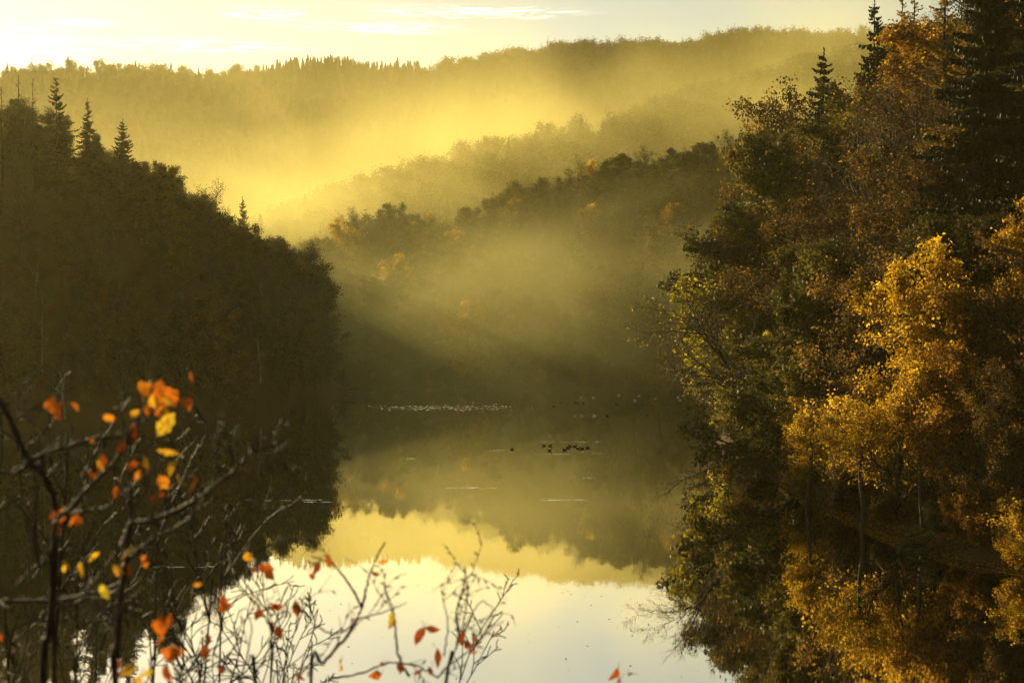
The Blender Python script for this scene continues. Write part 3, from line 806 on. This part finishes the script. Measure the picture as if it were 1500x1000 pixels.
bird(806, 638.5, True, 'pale water bird swimming just above the dark flock', 'pale birds on the lake')
for a, b, c in birds_far:
    bird(a, b, c, 'pale water bird far out near the opposite shore' if c else 'dark water bird far out near the opposite shore', 'pale birds on the lake' if c else 'dark birds on the lake')

rp = MB()
def ridge(x, y, L, wd, hgt, ang=0):
    """one small wave: a low ridge lying on the water"""
    n = 7; t = np.linspace(-.5, .5, n); k = np.cos(t * math.pi) ** .7 + 1e-3
    cx = x + t * L * math.cos(ang); cy = y + t * L * math.sin(ang)
    a = np.stack([cx, cy - wd * k, np.full(n, .002)], 1); b = np.stack([cx, cy, hgt * k + .002], 1); c = np.stack([cx, cy + wd * k, np.full(n, .002)], 1)
    P = np.concatenate([a, b, c]); q = []
    for i in range(n - 1):
        q += [(i, i + 1, n + i + 1, n + i), (n + i, n + i + 1, 2 * n + i + 1, 2 * n + i)]
    rp.quads(P, q)
rr = random.Random(8)
for _ in range(300):       # ruffled strip of water
    px = rr.gauss(660, 55); py = 597 + rr.gauss(0, 2.3) - abs(px - 665) * .004
    if px < 535: continue
    x, y = wpx(px, py); h = rr.uniform(.012, .05); ridge(x, y, rr.uniform(.15, .6), rr.uniform(.05, .13), h * .8, rr.uniform(-.1, .1))
for px0, px1, py, n in ((580, 720, 598, 60), (640, 690, 582, 10), (800, 830, 595, 14), (545, 580, 597, 14), (838, 856, 582, 8), (869, 890, 584.5, 10), (832, 870, 593, 16), (882, 903, 592, 10), (920, 948, 609, 14), (842, 890, 609, 12), (780, 878, 647, 40), (770, 830, 665, 26), (845, 880, 663, 14), (720, 745, 659, 10), (792, 806, 639.5, 8), (655, 725, 714, 40), (790, 875, 732, 40), (590, 610, 672, 8), (430, 480, 735, 20), (225, 320, 830, 24), (360, 470, 732, 24), (360, 372, 613, 6), (840, 870, 700, 12), (960, 1000, 592, 14), (880, 930, 579, 12)):
    for _ in range(n * 2 // 3 if px0 > 500 else n // 4):
        x, y = wpx(rr.uniform(px0, px1), py + rr.gauss(0, .5)); ridge(x, y, rr.uniform(.3, 1.4), rr.uniform(.04, .10), rr.uniform(.003, .014), rr.uniform(-.08, .08))
rpo = link('ripples', rp.mesh('ripples', [M['ripple']], True)); rpo['kind'] = 'stuff'
tag(rpo, 'small glinting ripples and wakes on the calm lake', 'ripples')

fl = MB(); leaves(fl, np.zeros((1, 3)), .14, np.random.default_rng(2), 0)
flv = np.array([(-.09, 0, .006), (0, -.05, .012), (.09, 0, .006), (0, .05, .012)]); fl = MB(); fl.quads(flv, [(0, 1, 2, 3)], 0, [.2])
fl_me = fl.mesh('floating_leaf', [M['brown']])
for i in range(70):
    px, py = rr.uniform(480, 1040), rr.uniform(845, 995)
    x, y = wpx(px, py)
    o = link('floating_leaf', fl_me); o.location = (x, y, .003); o.rotation_euler = (0, 0, rr.uniform(0, 6.28)); s = rr.uniform(.5, 1.2); o.scale = (s, s, s)
    tag(o, 'tiny dead leaf floating on the bright water', 'leaf', 'dead leaves floating on the lake')

def snag(name, paths, lab, cat, mat, k=6):
    b = MB()
    for pts, r0, r1 in paths: tube_path(b, pts, np.linspace(r0, r1, len(pts)), k)
    o = link(name, b.mesh(name, [M[mat]], True)); tag(o, lab, cat); return o
P = lambda px, py, D: at(px, py, D)
snag('fallen_branch', [([P(455, 571, 262), P(490, 570.5, 261), P(515, 570, 261), P(527, 569, 261), P(541, 570, 261)], .16, .03), ([P(512, 570, 261), P(520, 567, 261), P(525, 566, 261)], .05, .02),
     ([P(430, 580, 258), P(470, 579.5, 257), P(495, 581, 256.5)], .13, .04), ([P(500, 582, 255), P(508, 579.5, 256), P(522, 580, 256)], .06, .03), ([P(533, 581.3, 256), P(545, 579, 256), P(556, 577.5, 256)], .06, .02)],
     'dead fallen branch reaching over the water from the tip of the left bank', 'branch', 'bark')
x0, y0 = wpx(1322, 812)
snag('tree_roots', [([(x0 - .5, y0 - .5, .1), (x0, y0 + .2, .7), (x0 + 1.2, y0 + .5, .5), (x0 + 2.6, y0 + 1, 1.1)], .16, .12), ([(x0 - .4, y0 + .1, .3), (x0 + .4, y0 + .4, 1.3), (x0 + 1.6, y0 + .8, 1.5), (x0 + 3, y0 + 1.4, 2.2)], .14, .12),
     ([(x0 + .2, y0, .05), (x0 + 1.4, y0 - .2, .45), (x0 + 2.4, y0 + .2, .5)], .12, .08), *[([(x0 + RNG.uniform(-.6, .3), y0 + RNG.uniform(-.3, .3), RNG.uniform(-.1, .5)), (x0 + RNG.uniform(.2, .8), y0 + RNG.uniform(-.2, .6), RNG.uniform(.4, 1.3)), (x0 + RNG.uniform(1.2, 1.8), y0 + RNG.uniform(0, .8), RNG.uniform(.5, 1.5)), (x0 + RNG.uniform(2.2, 3.2), y0 + RNG.uniform(.2, 1.2), RNG.uniform(.8, 1.9))], RNG.uniform(.05, .1), RNG.uniform(.04, .09)) for _ in range(9)], ([(x0, y0 + .5, 1.9), (x0 + .8, y0 + .7, 1.6), (x0 + 1.7, y0 + 1, 2.0)], .10, .05)],
     'mossy tangled roots at the water edge of the right bank', 'roots', 'moss')
lf = MB(); lr = np.random.default_rng(77); n = 16000
ly = lr.uniform(98, 136, n); lx = np.interp(ly, RB[:, 0], RB[:, 1]) + .3 + lr.random(n) ** 1.3 * 15
P_ = np.stack([lx, ly, terrain(lx, ly) + lr.uniform(.01, .10, n)], 1)
sz = lr.uniform(.07, .16, (n, 1)); an = lr.uniform(0, 6.28, n)
da = np.stack([np.cos(an), np.sin(an), lr.uniform(-.6, .6, n)], 1) * sz; db = np.stack([-np.sin(an), np.cos(an), lr.uniform(-.6, .6, n)], 1) * sz * .6
lf.quads(np.stack([P_ - da, P_ + db, P_ + da, P_ - db], 1).reshape(-1, 3), np.arange(4 * n).reshape(-1, 4), 0, lr.random(n))
lfo = link('fallen_leaves', lf.mesh('fallen_leaves', [M['orange']])); lfo['kind'] = 'stuff'; tag(lfo, 'russet fallen leaves covering the near right bank', 'leaves')
# slim trunks leaning by the right shore
for px, pyb, pyt, D, lean, lab in ((1258, 800, 660, 116, .15, 'slim dark stem rising from the water edge left of the mossy roots'), (1352, 785, 640, 112, -.8, 'dark trunk standing right above the mossy roots'),
                                  (1406, 770, 600, 113, -.7, 'dark trunk on the leafy bank right of the mossy roots'), (1440, 750, 580, 116, -.5, 'dark trunk behind the orange shrub on the bank'),
                                  (1462, 745, 560, 118, .4, 'dark trunk farthest right on the leafy bank'), (1180, 765, 640, 128, .8, 'dark trunk below the small bright yellow tree')):
    p = at(px, pyb, D); zg = tz(p[0], D)
    top = at(px, pyt, D)[2] + 3
    r = empty('slim_tree', (p[0], D, zg)); tag(r, lab, 'tree', 'slim trunks by the right shore')
    b = MB(); rg = np.random.default_rng(int(px)); n = 9
    pth = np.stack([np.linspace(0, lean, n) + np.cumsum(rg.normal(0, .11, n)), np.cumsum(rg.normal(0, .08, n)), np.linspace(-.4, top - zg, n)], 1)
    tube_path(b, pth, np.linspace(.24, .10, n), 8); link('trunk', b.mesh('trunk', [M['bark']], True), r)
    segs, tips = [], []
    PP = dict(max=2, n=[4, 4, 3], wob=[.12, .16, .2], up=[.08, .05, .02], start=[.1, .1, 0], ch=[2, 2, 0], ang=[.7, .7, 0], rat=[.55, .5, 0], rmin=.012, pl=[0, 0, 0])
    for j in range(7):
        f = rg.uniform(.55, 1); q = pth[int(f * (n - 1))]; a = rg.uniform(0, 6.28)
        grow(rg, q, norm(np.array([math.cos(a), math.sin(a), .5])), rg.uniform(1.6, 3.2), .05, 0, PP, segs, tips)
    b = MB(); tubes(b, segs, 4); T = np.array(tips)
    leaves(b, np.repeat(T, 4, 0) + rg.normal(0, .3, (len(T) * 4, 3)), .17, rg, 1)
    link('crown', b.mesh('crown', [M['twig'], M['orange' if px > 1300 else 'yellow']]), r)

# ------------------------------------------------------------------ foreground saplings
def smooth_path(p, m=6):
    p = np.asarray(p, float); n = len(p)
    q = np.concatenate([[2 * p[0] - p[1]], p, [2 * p[-1] - p[-2]]]); out = []
    for i in range(n - 1):
        a, b, c, d = q[i:i + 4]
        for t in np.linspace(0, 1, m, endpoint=False):
            out.append(.5 * (2 * b + (c - a) * t + (2 * a - 5 * b + 4 * c - d) * t * t + (3 * b - a - 3 * c + d) * t ** 3))
    out.append(p[-1]); return np.array(out)
def one_leaf(mb, c, L, wd, rng, tone, hang=.6):
    a = rng.normal(size=3); a[2] -= hang * 2; a = norm(a)
    nrm = rng.normal(size=3) * .8 + np.array([0, -1.0, .15]); nrm = norm(nrm - a * np.dot(nrm, a)); s = np.cross(nrm, a)
    us = np.linspace(0, 1, 7); prof = np.array([.06, .62, .95, 1, .82, .45, .03]) * wd / 2 * rng.uniform(.8, 1.12, 7)
    curl = rng.uniform(-.9, 1.1); nt_ = np.ones(7); nt_[rng.integers(1, 6)] = rng.uniform(.55, .9); prof_n = nt_
    P = []
    for u, w_ in zip(us, prof * prof_n):
        m_ = c + a * (u * L) + nrm * (curl * L * (u - .5) ** 2)
        P += [m_ - s * w_ + nrm * w_ * .35, m_, m_ + s * w_ + nrm * w_ * .35]
    q = []
    for i in range(6):
        q += [(3 * i, 3 * i + 1, 3 * i + 4, 3 * i + 3), (3 * i + 1, 3 * i + 2, 3 * i + 5, 3 * i + 4)]
    mb.quads(P, q, 0, np.full(12, tone) + rng.normal(0, .03, 12))
def sapling(name, lab, base, D, stems, branches, leafs, seed, twig_n=5, cat='sapling', pxm=1.0, tw_len=(.1, .32)):
    """stems and branches given as seen from the camera, each at its own depth, thickness in pixels"""
    rng = np.random.default_rng(seed); mpp = D / F
    r = empty(name, base); tag(r, lab, cat); off = np.asarray(base, float)
    def to3(path, dz):
        n = len(path); ds = D + dz[0] + (dz[1] - dz[0]) * np.linspace(0, 1, n)
        return np.array([at(a, b, d) for (a, b), d in zip(path, ds)])
    def spawn(tw, p, wpx_, n):
        for _ in range(n):
            i = rng.integers(1, len(p) - 1); d0 = norm(p[i] - p[i - 1]); d = rot_about(d0, rng.uniform(.5, 1.1), rng); d = norm(d + np.array([0, 0, .25]))
            L = rng.uniform(*tw_len); q = p[i]; pts = [q]
            for k in range(4):
                d = norm(d + rng.normal(0, .22, 3)); q = q + d * L / 4; pts.append(q)
            pts = np.array(pts); tube_path(tw, pts - off, np.linspace(wpx_ * .30, .8, 5) * mpp * .5 * rng.uniform(.9, 1.1, 5), 5)
            for k in (1, 2, 3, 4):
                b = norm(rot_about(d, .8, rng)); e = pts[k]
                tube_path(tw, np.array([e, e + b * .012 * D / 5.5, e + b * .024 * D / 5.5]) - off, np.array([1.0, 1.5, .4]) * mpp, 5)
                if rng.random() < .35:
                    b2 = e + b * rng.uniform(.05, .14); tube_path(tw, np.array([e, (e + b2) / 2 + rng.normal(0, .005, 3), b2]) - off, np.array([.9, .8, .5]) * mpp * .6, 4)
    for grp, nm in ((stems, 'trunk'), (branches, 'branch')):
        for path, w0, w1, dz in grp:
            b = MB(); p3 = to3(path, dz)
            if nm == 'trunk':
                p3 = np.concatenate([[off - np.array([0, 0, .15]) + rng.normal(0, .05, 3)], [(off * .45 + p3[0] * .55) + rng.normal(0, .06, 3)], p3])
            p = smooth_path(p3, 7); p[1:-1] += rng.normal(0, .0016 * D / 5.5, (len(p) - 2, 3))
            rad = np.linspace(w0, w1, len(p)) * mpp * .5 * (1 + .22 * np.sin(np.arange(len(p)) * 1.9 + rng.uniform(0, 6)) * rng.random(len(p))) * pxm * .82
            tube_path(b, p - off, rad, 8)
            spawn(b, p[len(p) // 3:] if nm == 'trunk' else p, (w0 + w1) / 2 + 2, twig_n)
            link(nm, b.mesh(nm, [M['wet_bark']], True), r)
    lm = MB()
    for (px, py, sz, tone) in leafs:
        c = at(px, py, D + rng.uniform(-.3, .3)); L = sz * mpp * 1.02
        for e in range(1 + (rng.random() < .55)):
            c2 = c + (rng.normal(0, .5 * L, 3) if e else 0)
            L2 = L * rng.uniform(.6, .85) if e else L
            one_leaf(lm, c2 - off - np.array([0, 0, -L2 * .4]), L2, L2 * rng.uniform(.42, .75), rng, tone + (rng.normal(0, .12) if e else 0))
            st = c2 - off + np.array([0, 0, L2 * .4]); tube_path(lm, [st, st + np.array([rng.normal(0, .008), 0, .012]), st + np.array([rng.normal(0, .012), rng.normal(0, .01), .028])], [.0012, .0013, .0016], 4, 1)
    link('foliage', lm.mesh('foliage', [M['fore'], M['wet_bark']], True), r)
    return r
D1 = 5.6
base1 = (-1.72, 5.5, tz(-1.72, 5.5))
stemsL = [([(64, 1010), (72, 930), (77, 868), (80, 800), (79, 735), (66, 700), (40, 672), (14, 612), (0, 588), (-20, 560)], 17, 8, (0, .1)),
          ([(77, 868), (58, 830), (50, 760), (54, 720), (50, 690)], 9, 3, (0, -.1))]
brL = [([(38, 680), (66, 664), (96, 655), (136, 644), (168, 640), (186, 636), (212, 618), (228, 600)], 9, 3, (0, .2)),
       ([(80, 768), (100, 748), (128, 716), (152, 692), (172, 672), (190, 640), (205, 610), (214, 585)], 10, 3, (0, -.3)),
       ([(92, 756), (130, 748), (155, 742), (178, 724), (200, 708)], 7, 2, (0, -.15)),
       ([(-10, 692), (24, 692), (40, 680)], 7, 6, (0, 0)),
       ([(-10, 880), (40, 880), (88, 879), (127, 870), (150, 866), (180, 852)], 9, 5, (.1, 0)),
       ([(84, 886), (110, 884), (140, 872)], 6, 3, (0, .1)),
       ([(0, 610), (20, 580), (44, 555), (62, 545)], 4, 2, (.2, .3)), ([(14, 615), (44, 600), (70, 602), (96, 596)], 3.5, 1.5, (.3, .4)),
       ([(66, 700), (60, 660), (58, 640), (78, 618), (86, 600)], 5, 2, (0, .2)),
       ([(128, 716), (120, 690), (108, 660), (104, 640)], 4, 1.5, (0, .3))]
sapling('oak_sapling', 'leafy sapling at the lower left with red and yellow leaves and a forked dark stem', base1, D1, stemsL, brL,
        [(212, 572, 25, .42), (222, 575, 32, .55), (236, 570, 34, .42), (248, 582, 34, .48), (262, 588, 34, .45), (238, 590, 26, .85), (222, 588, 24, .7), (272, 592, 28, .4), (248, 598, 30, .52), (228, 603, 26, .38), (275, 552, 20, .2), (74, 590, 28, .36), (88, 597, 26, .18), (150, 620, 22, .58), (231, 655, 44, .84), (200, 630, 28, .1),
         (150, 672, 28, .3), (188, 660, 26, .22), (196, 682, 24, .25), (208, 688, 22, .4), (140, 682, 22, .6), (216, 680, 30, .75), (148, 700, 28, .2), (255, 682, 32, .75), (233, 705, 26, .55), (246, 712, 22, .6), (258, 704, 24, .7), (291, 711, 26, .6), (112, 760, 24, .36), (86, 775, 38, .22), (118, 768, 24, .3), (96, 762, 22, .3), (130, 700, 20, .15), (225, 737, 22, .1)], 11, 3)
base2 = (-1.33, 5.3, tz(-1.33, 5.3))
stemsB = [([(170, 1010), (172, 960), (174, 900), (180, 850), (184, 820), (188, 780), (193, 766), (212, 764), (262, 746), (296, 726), (326, 702), (352, 680), (366, 658), (374, 632)], 15, 4, (0, -.4))]
brB = [([(184, 822), (205, 804), (226, 788), (252, 776), (286, 752), (300, 740), (318, 728), (336, 726)], 8, 2, (0, .2)), ([(366, 660), (390, 656), (408, 650), (420, 647)], 4, 2, (-.4, -.3)),
       ([(178, 800), (182, 785), (190, 768), (192, 745), (188, 700), (190, 660), (182, 620), (172, 590)], 9, 3, (0, .3)),
       ([(182, 860), (160, 868), (140, 868), (110, 878)], 5, 2, (0, .2)), ([(174, 900), (190, 880), (210, 860), (228, 846)], 4, 2, (0, -.2)),
       ([(326, 702), (318, 680), (315, 655), (312, 640)], 3, 1.5, (-.3, -.2)), ([(174, 930), (150, 900), (128, 850), (122, 800), (112, 770)], 5, 2, (.2, .5))]
sapling('beech_sapling', 'sapling at the lower left with a long knotty side branch reaching right, few leaves', base2, 5.5, stemsB, brB,
        [(172, 830, 34, .8), (166, 838, 30, .6), (178, 832, 24, .2), (146, 866, 26, .95), (90, 830, 22, .75), (118, 832, 24, .78), (144, 815, 22, .75), (208, 820, 20, .5), (235, 914, 32, .36), (240, 945, 34, .45), (236, 970, 38, .4), (240, 985, 30, .25), (200, 985, 34, .8), (184, 990, 34, .55), (178, 975, 24, .2), (206, 998, 26, .78), (4, 944, 18, .2), (298, 860, 16, .6)], 12, 3)
base3 = (-.95, 7.2, tz(-.95, 7.2))
stemsC = [([(455, 1010), (474, 970), (506, 934), (520, 912), (530, 890), (536, 862), (542, 840), (554, 812), (564, 794)], 8, 3, (0, .2)),
          ([(652, 1010), (662, 966), (672, 930), (668, 900), (676, 870), (682, 845), (680, 830)], 7, 3, (0, .2)),
          ([(374, 1010), (376, 985), (392, 955), (398, 925), (386, 900), (372, 880), (350, 860), (345, 840)], 7, 2, (.1, .3))]
brC = [([(530, 892), (522, 872), (508, 850), (494, 832), (486, 824), (470, 818), (456, 814)], 5, 2, (.1, .3)), ([(526, 905), (548, 900), (566, 895), (584, 888), (596, 882)], 3, 1.5, (0, .2)),
       ([(520, 912), (500, 925), (478, 925), (456, 910), (444, 895), (430, 888)], 4, 1.5, (0, -.2)), ([(600, 990), (584, 960), (580, 930), (576, 895), (566, 868), (560, 852)], 5, 2, (0, .1)),
       ([(640, 992), (660, 972), (690, 950), (720, 920), (738, 910)], 4, 1.5, (0, .1)), ([(672, 940), (690, 900), (706, 880), (722, 890)], 3, 1.5, (.1, .3)), ([(684, 848), (694, 834), (690, 824)], 3, 2, (.2, .2)), ([(680, 838), (672, 828), (668, 824)], 2.5, 1.5, (.2, .2)), ([(684, 850), (684, 880), (676, 925)], 2.5, 3, (.1, .1)),
       ([(650, 960), (656, 920), (652, 890), (648, 875)], 3, 1.5, (0, 0)), ([(374, 990), (340, 992), (300, 1000)], 4, 2, (0, 0)), ([(398, 930), (412, 905), (420, 880)], 3, 1.5, (0, 0)), ([(350, 1000), (362, 960), (368, 920), (360, 890)], 4, 1.5, (0, .3)),
       ([(260, 1005), (300, 960), (345, 925), (372, 890)], 4, 1.5, (.2, .4)), ([(480, 995), (530, 985), (570, 970), (610, 975), (640, 990)], 4, 3, (.2, .2))]
sapling('young_oak', 'bare young tree at the bottom with a few dark red leaves before the bright water', base3, 7.2, stemsC, brC,
        [(470, 832, 24, .12), (432, 890, 30, .1), (452, 848, 16, .1), (556, 850, 20, .5), (576, 904, 24, .85), (520, 908, 16, .08), (620, 929, 30, .12), (680, 930, 26, .14), (640, 960, 30, .06), (634, 985, 24, .12), (708, 932, 20, .35), (696, 950, 16, .1), (588, 975, 20, .06), (562, 980, 20, .1), (560, 995, 22, .45), (394, 890, 20, .25), (380, 900, 20, .1), (326, 888, 36, .16), (322, 980, 30, .08), (300, 952, 24, .1), (362, 818, 24, .7), (378, 844, 28, .3), (388, 842, 20, .1), (404, 925, 22, .06), (434, 992, 18, .06), (906, 988, 26, .18), (920, 996, 20, .12), (500, 972, 14, .9)], 13, 2, tw_len=(.12, .36))
# fine twiggy shrubs behind, dark bare ones in the lower-left shade and a lit one at the bottom
def twiggy(name, lab, px, pytop, D, seed, n, spread):
    rng = np.random.default_rng(seed); p = at(px, pytop, D); x = p[0]; zg = tz(x, D); h = p[2] - zg
    r = empty(name, (x, D, zg)); tag(r, lab, 'shrub', 'bare shrubs below the viewpoint')
    PP = dict(max=3, n=[9, 4, 3, 3], wob=[.025, .14, .2, .25], up=[.06, .06, .04, .02], start=[.62, .2, .2, 0], ch=[1, 1, 1, 0], ang=[.55, .7, .7, 0], rat=[.22, .5, .5, 0], rmin=.0035 * D / 8, pl=[0, 0, 0, 0])
    for i in range(n):
        segs, tips = [], []
        a = rng.uniform(0, 6.28)
        grow(rng, np.array([math.cos(a) * .1, math.sin(a) * .1, -.2]), norm(np.array([math.cos(a) * spread, math.sin(a) * spread, 1])), h * rng.uniform(.8, 1.02), .022 * D / 8, 0, PP, segs, tips)
        b = MB(); tubes(b, segs, 5); link('stem', b.mesh('stem', [M['wet_bark']]), r)
twiggy('bare_shrub', 'fine dark twiggy shrub at the bottom, left of the young tree with red leaves', 440, 925, 13, 1, 4, .02)
twiggy('bare_shrub', 'fine twiggy shrub at the bottom before the bright water, right of the darker fine one', 560, 972, 12, 2, 3, .025)
twiggy('bare_shrub', 'bare shrub in the dark lower left corner', 60, 640, 9.5, 3, 7, .08)
twiggy('bare_shrub', 'bare shrub in the shade between the two left saplings', 250, 760, 10.5, 4, 6, .08)
twiggy('bare_shrub', 'bare shrub just left of the bright water', 270, 920, 11, 5, 4, .03)

# ------------------------------------------------------------------ air
def volmat(name, col, dens, g):
    m, t, o = newmat(name)
    v = t.nodes.new("ShaderNodeVolumePrincipled")
    v.inputs['Color'].default_value = (*col, 1); v.inputs['Density'].default_value = dens
    v.inputs['Anisotropy'].default_value = g
    t.links.new(v.outputs[0], o.inputs['Volume'])
    return m
def box(name, x0, x1, y0, y1, z0, z1, mat, lab):
    b = MB()
    b.quads([(x0, y0, z0), (x1, y0, z0), (x1, y1, z0), (x0, y1, z0), (x0, y0, z1), (x1, y0, z1), (x1, y1, z1), (x0, y1, z1)],
            [(0, 3, 2, 1), (4, 5, 6, 7), (0, 1, 5, 4), (1, 2, 6, 5), (2, 3, 7, 6), (3, 0, 4, 7)])
    o = link(name, b.mesh(name, [mat])); o['kind'] = 'stuff'; tag(o, lab, name); return o
box('haze', -2700, 2700, -1500, 3200, -6, 228, volmat('haze', (1.0, .88, .38), HAZE_D, .55), 'golden morning haze filling the valley')

def mistmat(name, col, dens, g, y_in, y_out, z_lo, z_hi, billow, sc, x_in=(-9e3, -8e3), x_out=(8e3, 9e3), nlo=.25, nhi=.75, stepr=.7, seed=0.0, tilt=.2):
    """drifting mist: thins out upwards and towards the sides, broken into billows by noise"""
    m, t, o = newmat(name); n, l = t.nodes.new, t.links.new
    tc_ = n("ShaderNodeTexCoord"); sp = n("ShaderNodeSeparateXYZ"); l(tc_.outputs['Object'], sp.inputs[0])
    mp_ = n("ShaderNodeMapping"); mp_.inputs['Scale'].default_value = (1 / sc, .6 / sc, 1.7 / sc); mp_.inputs['Location'].default_value = (seed, seed * .7, 0)
    mp_.inputs['Rotation'].default_value = (0, .25, 0)
    l(tc_.outputs['Object'], mp_.inputs[0])
    nz_ = n("ShaderNodeTexNoise"); nz_.inputs['Scale'].default_value = 1; nz_.inputs['Detail'].default_value = 3.5; nz_.inputs['Distortion'].default_value = .5
    l(mp_.outputs[0], nz_.inputs[0])
    def mth(op, a, b=None, c=None):
        q = n("ShaderNodeMath"); q.operation = op
        for k, v in enumerate((a, b, c)):
            if v is None: continue
            if hasattr(v, 'is_linked'): l(v, q.inputs[k])
            else: q.inputs[k].default_value = v
        return q.outputs[0]
    def ramp(v, a, b):
        q = n("ShaderNodeMapRange"); q.interpolation_type = 'SMOOTHSTEP'
        q.inputs[1].default_value = a; q.inputs[2].default_value = b; l(v, q.inputs[0]); return q.outputs[0]
    zz = mth('MULTIPLY_ADD', mth('SUBTRACT', nz_.outputs[0], .5), -billow, mth('MULTIPLY_ADD', sp.outputs[0], -tilt, sp.outputs[2]))
    d = mth('MULTIPLY', ramp(zz, z_hi, z_lo), ramp(nz_.outputs[0], nlo, nhi))
    d = mth('MULTIPLY', d, mth('MULTIPLY', ramp(sp.outputs[1], *y_in), ramp(sp.outputs[1], y_out[1], y_out[0])))
    d = mth('MULTIPLY', d, mth('MULTIPLY', ramp(sp.outputs[0], *x_in), ramp(sp.outputs[0], x_out[1], x_out[0])))
    d = mth('MULTIPLY', d, dens)
    v = n("ShaderNodeVolumePrincipled"); v.inputs['Color'].default_value = (*col, 1); v.inputs['Anisotropy'].default_value = g
    l(d, v.inputs['Density']); l(v.outputs[0], o.inputs['Volume'])
    m.cycles.volume_step_rate = stepr
    return m
box('valley_mist', -420, 420, 392, 1060, -2, 190, mistmat('valley_mist', (1.0, .88, .36), .0031, .47, (385, 450), (930, 1055), 35, 125, 90, 110, tilt=.12, nlo=.34, nhi=.66), 'glowing golden mist drifting in the valley behind the middle slope')
box('slope_mist', -135, 230, 380, 566, 5, 165, mistmat('slope_mist', (1.0, .88, .32), .0042, .45, (384, 425), (520, 563), 34, 98, 55, 70, seed=9.0, tilt=.36, nlo=.34, nhi=.68, x_in=(-133, -60), x_out=(190, 228)), 'mist trailing up the wooded slope behind the middle crest')
box('shore_mist', -75, 130, 215, 390, -2, 75, mistmat('shore_mist', (1.0, .90, .38), .0200, -.16, (216, 280), (330, 388), 4, 50, 26, 60, seed=4.0, tilt=0.0, x_in=(-70, -30), x_out=(60, 125)), 'low mist lying before the far shore of the lake')
